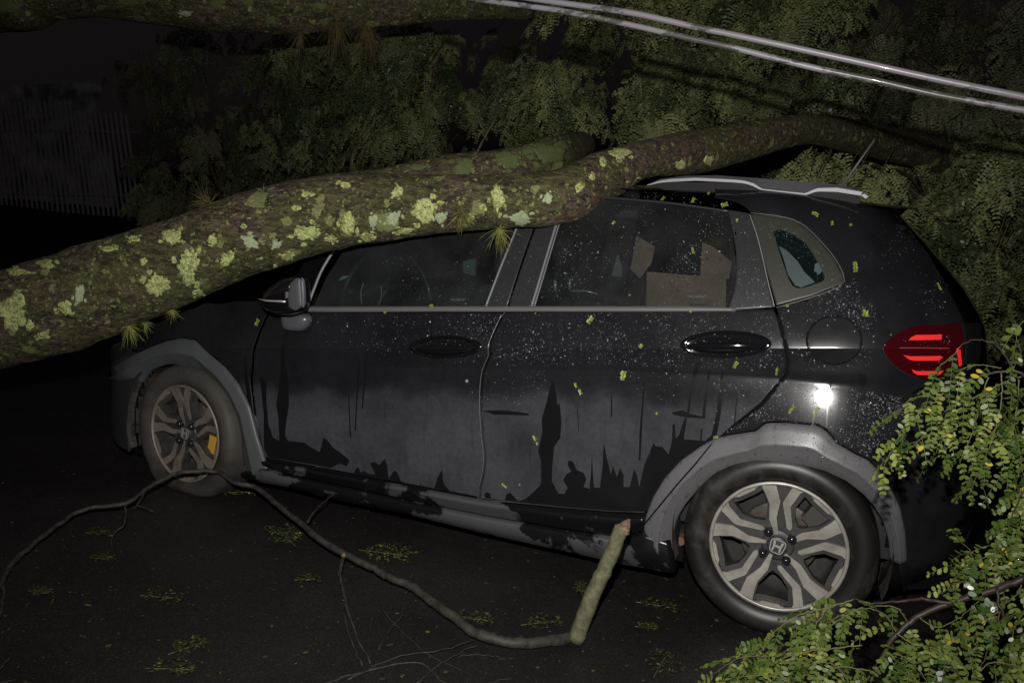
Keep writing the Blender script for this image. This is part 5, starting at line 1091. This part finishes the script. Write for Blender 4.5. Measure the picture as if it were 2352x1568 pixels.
# ------------------------------------------------------------------ fallen compound leaves on the road
M_leaf_gr = leaf_mat('fallen_wet_leaf', (.022, .026, .012), (.05, .058, .02), (.12, .125, .045), .4, .5, .05)
fl_sp = [((540, 1130), .14, .5, 'bright leaf spray under the branch by the front wheel'), ((875, 1268), .16, .2, 'fresh green leaf frond lying under the middle of the branch'), ((660, 1235), .15, 2.6, 'leaf frond left of the branch bend, beside a pale leaf'), ((425, 1488), .10, 1.2, 'small rounded leaf frond lying in the lower left'), ((385, 1535), .12, .4, 'ragged leaf frond near the bottom left edge'), ((365, 1370), .13, .3, 'flattened leaf frond on the open road at left'),
         ((1235, 1430), .12, .7, 'leaf frond behind the foot of the upright stub'), ((1500, 1388), .12, .1, 'leaf scrap on the road between the stub and the rear wheel'), ((1515, 1530), .13, 1.5, 'green frond at the bottom edge left of the leafy branch'), ((1335, 1355), .08, 2.0, 'tiny frond touching the left side of the stub'), ((700, 1330), .07, .6, 'small frond on the road left of the side twig'), ((1480, 1440), .06, .2, 'narrow leaf scrap lying below the rear wheel'),
         ((225, 1225), .10, .3, 'pale frond lying under the left arm of the branch'), ((1080, 1418), .12, .15, 'thin pale frond beside the branch near its thick end'), ((85, 1360), .07, .2, 'small leaf scrap near the left edge'), ((230, 1282), .08, .3, 'dull frond on the road below the front wheel')]
M_leaf_gb = leaf_mat('bright_fallen_leaf', (.06, .085, .025), (.14, .19, .05), (.26, .30, .09), .35, .6, .1)
for fi_, (px_, Lg, ang, lab) in enumerate(fl_sp):
    Lg *= 1.15 if fi_ < 3 else 1
    c = gnd([px_], .006)[0]; o = empty('fallen_frond', lab, 'leaf', tuple(c), 'leaf fronds lying on the road')
    d = np.array([[math.cos(ang), math.sin(ang), .02]]); V, li, pi_ = bipinnate(np.array([c-d[0]*Lg/2]), d, np.array([[0.05, -.1, 1.]]), np.array([Lg]), int(rng.integers(3, 7)), Lg*rng.uniform(.35, .6), 9, .015, .008, T6, 0); V = V[rng.random(len(V)) < .9]
    V[:, :, 2] = gz(V[:, :, 0])+.004+rng.random((len(V), 1))*.014+rng.random(V[:, :, 2].shape)*.004
    fastmesh('leaflets', V, len(T6), M_leaf_gb if fi_ < 3 else M_leaf_gr, o, np.clip(rng.normal(.5, .2, len(V)), 0, 1)); b = MB(); b.tube([c-d[0]*Lg/2, c+d[0]*Lg/2], .0012, 5); b.build('stalk', M_stem, o)
# loose leaflets and grit
n = 3800; ux = rng.uniform(-100, 2400, n); uy = rng.uniform(1060, 1600, n); C0 = gnd(np.stack([ux, uy], 1), .004); C0 = C0[(C0[:, 1] < 1.2)]; n = len(C0)
a = rng.uniform(0, 6.28, n); s_ = rng.gamma(1.5, .0032, n)+.0015; ax = np.stack([np.cos(a), np.sin(a), rng.uniform(-.2, .2, n)], 1); wd = np.stack([-np.sin(a), np.cos(a), rng.uniform(-.5, .5, n)], 1)
V = C0[:, None]+ax[:, None]*(T6[:, 0]*1.0)[None, :, None]*s_[:, None, None]+wd[:, None]*(T6[:, 1]*.5)[None, :, None]*s_[:, None, None]
V[:, :, 2] = np.maximum(V[:, :, 2], gz(V[:, :, 0])+.002)
tag(fastmesh('leaf_litter', V, len(T6), M_leaf_gr, None, np.clip(rng.normal(.45, .25, n), 0, 1)), 'scattered leaflets and grit on the wet road', kind='stuff')

# ------------------------------------------------------------------ leaf scraps stuck to the car
M_bit = leaf_mat('yellow_green_scrap', (.15, .20, .035), (.26, .32, .06), (.42, .46, .1), .4, .5, .0)
bits = [(590, 741, 14, 22, 70, 'shut line ahead of the front door'), (885, 717, 12, 10, 60, 'front door just under the belt'), (990, 702, 13, 8, 0, 'belt moulding of the front door'), (1355, 735, 12, 22, 55, 'rear door under the window'), (1431, 863, 14, 26, 85, 'rear door, the largest scrap right of the wet run'), (1322, 884, 8, 14, -60, 'rear door, upper of a pair'), (1332, 899, 8, 16, -55, 'rear door, lower of a pair'), (1508, 949, 7, 7, 0, 'rear door, a single yellow square'), (1472, 795, 9, 12, 50, 'rear door left of its handle'), (1689, 838, 8, 20, 65, 'rear door under its handle'), (1784, 853, 5, 20, 85, 'rear corner of the rear door'),
        (1228, 1005, 8, 16, -60, 'rear door beside the wet run'), (1234, 1018, 6, 10, -70, 'rear door, lower scrap beside the wet run'), (1158, 1114, 8, 18, -35, 'foot of the rear door near the shut line'), (1194, 1113, 4, 9, 85, 'foot of the rear door'), (1643, 1003, 6, 13, 20, 'rear door above the arch'), (1818, 940, 7, 22, 60, 'rear wing left of the highlight'), (1874, 946, 6, 28, 75, 'rear wing below the highlight'), (1988, 720, 13, 16, 80, 'rear wing right of the fuel flap'), (1965, 612, 9, 26, -80, 'rear wing behind the quarter window'), (1410, 512, 7, 11, 60, 'rear door glass near the trunk'), (1592, 575, 6, 18, -70, 'rear door glass in front of the box'), (1592, 460, 8, 16, 80, 'roof edge above the rear door'), (1664, 471, 18, 12, 25, 'roof edge above the pillar'), (1523, 456, 7, 12, 60, 'roof edge near the trunk'), (1627, 444, 8, 9, 0, 'roof under the rail'),
        (1693, 506, 7, 7, 0, 'black door pillar, a round scrap'), (1872, 491, 18, 9, -20, 'rear wing above the quarter window'), (1911, 512, 6, 12, -70, 'rear wing above the quarter window, small'), (1954, 516, 6, 8, -70, 'rear wing near the spoiler'), (2157, 658, 5, 20, -60, 'tailgate edge'), (1447, 678, 5, 5, 0, 'rear door glass, low'), (1653, 578, 4, 6, 0, 'rear door glass over the box flap'), (1808, 702, 9, 4, 20, 'lower edge of the quarter window'), (1587, 715, 5, 8, 80, 'belt of the rear door'), (1231, 719, 5, 4, 0, 'top of the rear door near the pillar'), (2046, 768, 4, 5, 0, 'edge of the tail lamp')]
for x, y, w_, h_, ang, where in bits:
    w_, h_ = w_*.85, h_*.85; p0 = onS([(x, y)], -.006)[0]; Lg = max(w_, h_)*2.75/F; wd_ = min(w_, h_)*2.75/F
    ca, sa = math.cos(math.radians(ang)), math.sin(math.radians(ang)); F_ = []
    npr = max(2, int(Lg/.005)) if Lg > .014 else 1
    for k in range(npr):
        for s in (-1, 1):
            bx = (k/npr-.5)*Lg; l_ = wd_*.55*rng.uniform(.7, 1.25); w2 = Lg/npr*.95
            q2 = []
            for tx, ty in T8:
                u = bx+ty*w2+.3*tx*l_+w2*.5; v = s*tx*l_; X = p0[0]+u*ca-v*sa; Z = p0[2]+u*sa+v*ca; q2.append((X, float(S(X, Z))-.0045-.0022*tx-(.0075 if 'lamp' in where or 'glass' in where or 'pillar' in where else 0), Z))
            F_.append(q2)
    o = fastmesh('leaf_scrap', np.array(F_), len(T8), M_bit, None, np.clip(rng.normal(.45, .2, len(F_)), 0, 1))
    tag(o, 'yellow-green leaf scrap on the '+where, 'leaf', 'leaf scraps stuck to the wet car')

# ------------------------------------------------------------------ rain drops on the upper body
def drops(regs):
    out = []
    for poly, n, off, r0, r1 in regs:
        n = int(n*1.5)
        xs_ = [q[0] for q in poly]; ys_ = [q[1] for q in poly]; k = 0
        cl = rng.uniform([min(xs_), min(ys_)], [max(xs_), max(ys_)], (max(4, n//30), 2))
        while k < n:
            if rng.random() < .7: c = cl[rng.integers(len(cl))]; q = (c[0]+rng.normal()*22, c[1]+rng.normal()*16)
            else: q = (rng.uniform(min(xs_), max(xs_)), rng.uniform(min(ys_), max(ys_)))
            if in_poly(q, poly): out.append((*q, off, r0*(1+rng.gamma(1.2, .55)) if r1 is None else rng.uniform(r0, r1))); k += 1
    return out
RG = [([(700, 720), (1150, 720), (1110, 830), (940, 845), (760, 800)], 330, 0, .0011, None), ([(1165, 718), (1780, 718), (1800, 800), (1800, 850), (1700, 850), (1400, 838), (1130, 840), (1125, 790)], 1000, 0, .0011, None), ([(1080, 850), (1250, 850), (1260, 910), (1110, 960), (1075, 930)], 110, 0, .001, None), ([(1440, 850), (1600, 850), (1560, 930), (1450, 900)], 50, 0, .001, None),
      ([(1640, 870), (1800, 872), (1740, 930), (1640, 980)], 130, 0, .0011, None), ([(1800, 870), (2070, 910), (2090, 960), (1990, 1050), (1900, 985), (1770, 965), (1660, 995), (1760, 925)], 1100, 0, .0011, None), ([(1790, 715), (1960, 640), (2010, 700), (2020, 790), (1990, 850), (1830, 850), (1810, 800)], 420, 0, .0011, None), ([(1900, 480), (2080, 520), (2180, 650), (2190, 730), (2050, 760), (1960, 640)], 90, 0, .0009, None),
      ([(760, 640), (900, 590), (1180, 540), (1120, 700), (740, 700)], 150, .0, .0009, None), ([(1290, 530), (1420, 465), (1670, 490), (1685, 600), (1670, 700), (1235, 700)], 700, .0, .0010, None), ([(1676, 490), (1720, 495), (1775, 704), (1680, 708)], 160, -.001, .001, None), ([(1730, 500), (1830, 515), (1930, 640), (1790, 700)], 150, -.004, .0009, None), ([(1130, 700), (1190, 530), (1280, 530), (1220, 700)], 110, -.001, .0009, None), ([(1440, 440), (1640, 445), (1700, 480), (1440, 455)], 60, 0, .001, None), ([(1820, 975), (1900, 985), (2000, 1070), (1900, 1050), (1800, 1020)], 90, -.03, .0011, None), ([(2060, 780), (2180, 760), (2190, 850), (2090, 850)], 40, -.006, .001, None)]
dl = drops(RG); px_ = np.array([(a, b_) for a, b_, *_ in dl]); pos = onS(px_); pos[:, 1] += np.array([d[2] for d in dl])-.0002
rad = np.array([d[3] for d in dl])*rng.choice([.55, .75, 1.0], len(dl), p=[.5, .35, .15])*.85; nseg = 7; V = []; rings = [(1.0, -.15), (.92, .28), (.65, .56), (.3, .70)]
e_ = .002; nx_ = (S(pos[:, 0]+e_, pos[:, 2])-S(pos[:, 0]-e_, pos[:, 2]))/(2*e_); nz_ = (S(pos[:, 0], pos[:, 2]+e_)-S(pos[:, 0], pos[:, 2]-e_))/(2*e_)
Nn = np.stack([nx_, -np.ones(len(pos)), nz_], 1); Nn /= np.linalg.norm(Nn, axis=1)[:, None]; T1 = np.cross(Nn, [0, 0, 1.]); T1 /= np.linalg.norm(T1, axis=1)[:, None]; T2 = np.cross(T1, Nn)
for rg, h in rings:
    for k in range(nseg):
        t = 2*math.pi*k/nseg; V.append(pos+(T1*math.cos(t)*rg+T2*math.sin(t)*rg*1.15+Nn*h)*rad[:, None])
V.append(pos+Nn*(.74*rad)[:, None]); V = np.stack(V, 1); per = V.shape[1]; Fc = []
one = [(i*nseg+k, (i+1)*nseg+k, (i+1)*nseg+(k+1) % nseg, i*nseg+(k+1) % nseg) for i in range(3) for k in range(nseg)]+[(3*nseg+k, 4*nseg, 3*nseg+(k+1) % nseg) for k in range(nseg)]
for i in range(len(V)): Fc += [tuple(i*per+j for j in f) for f in one]
dr_ = mesh('rain_drops', V.reshape(-1, 3), Fc, M_drop, None, True); fixn(dr_)
tag(dr_, 'thousands of tiny rain drops on the car paint and glass', kind='stuff')
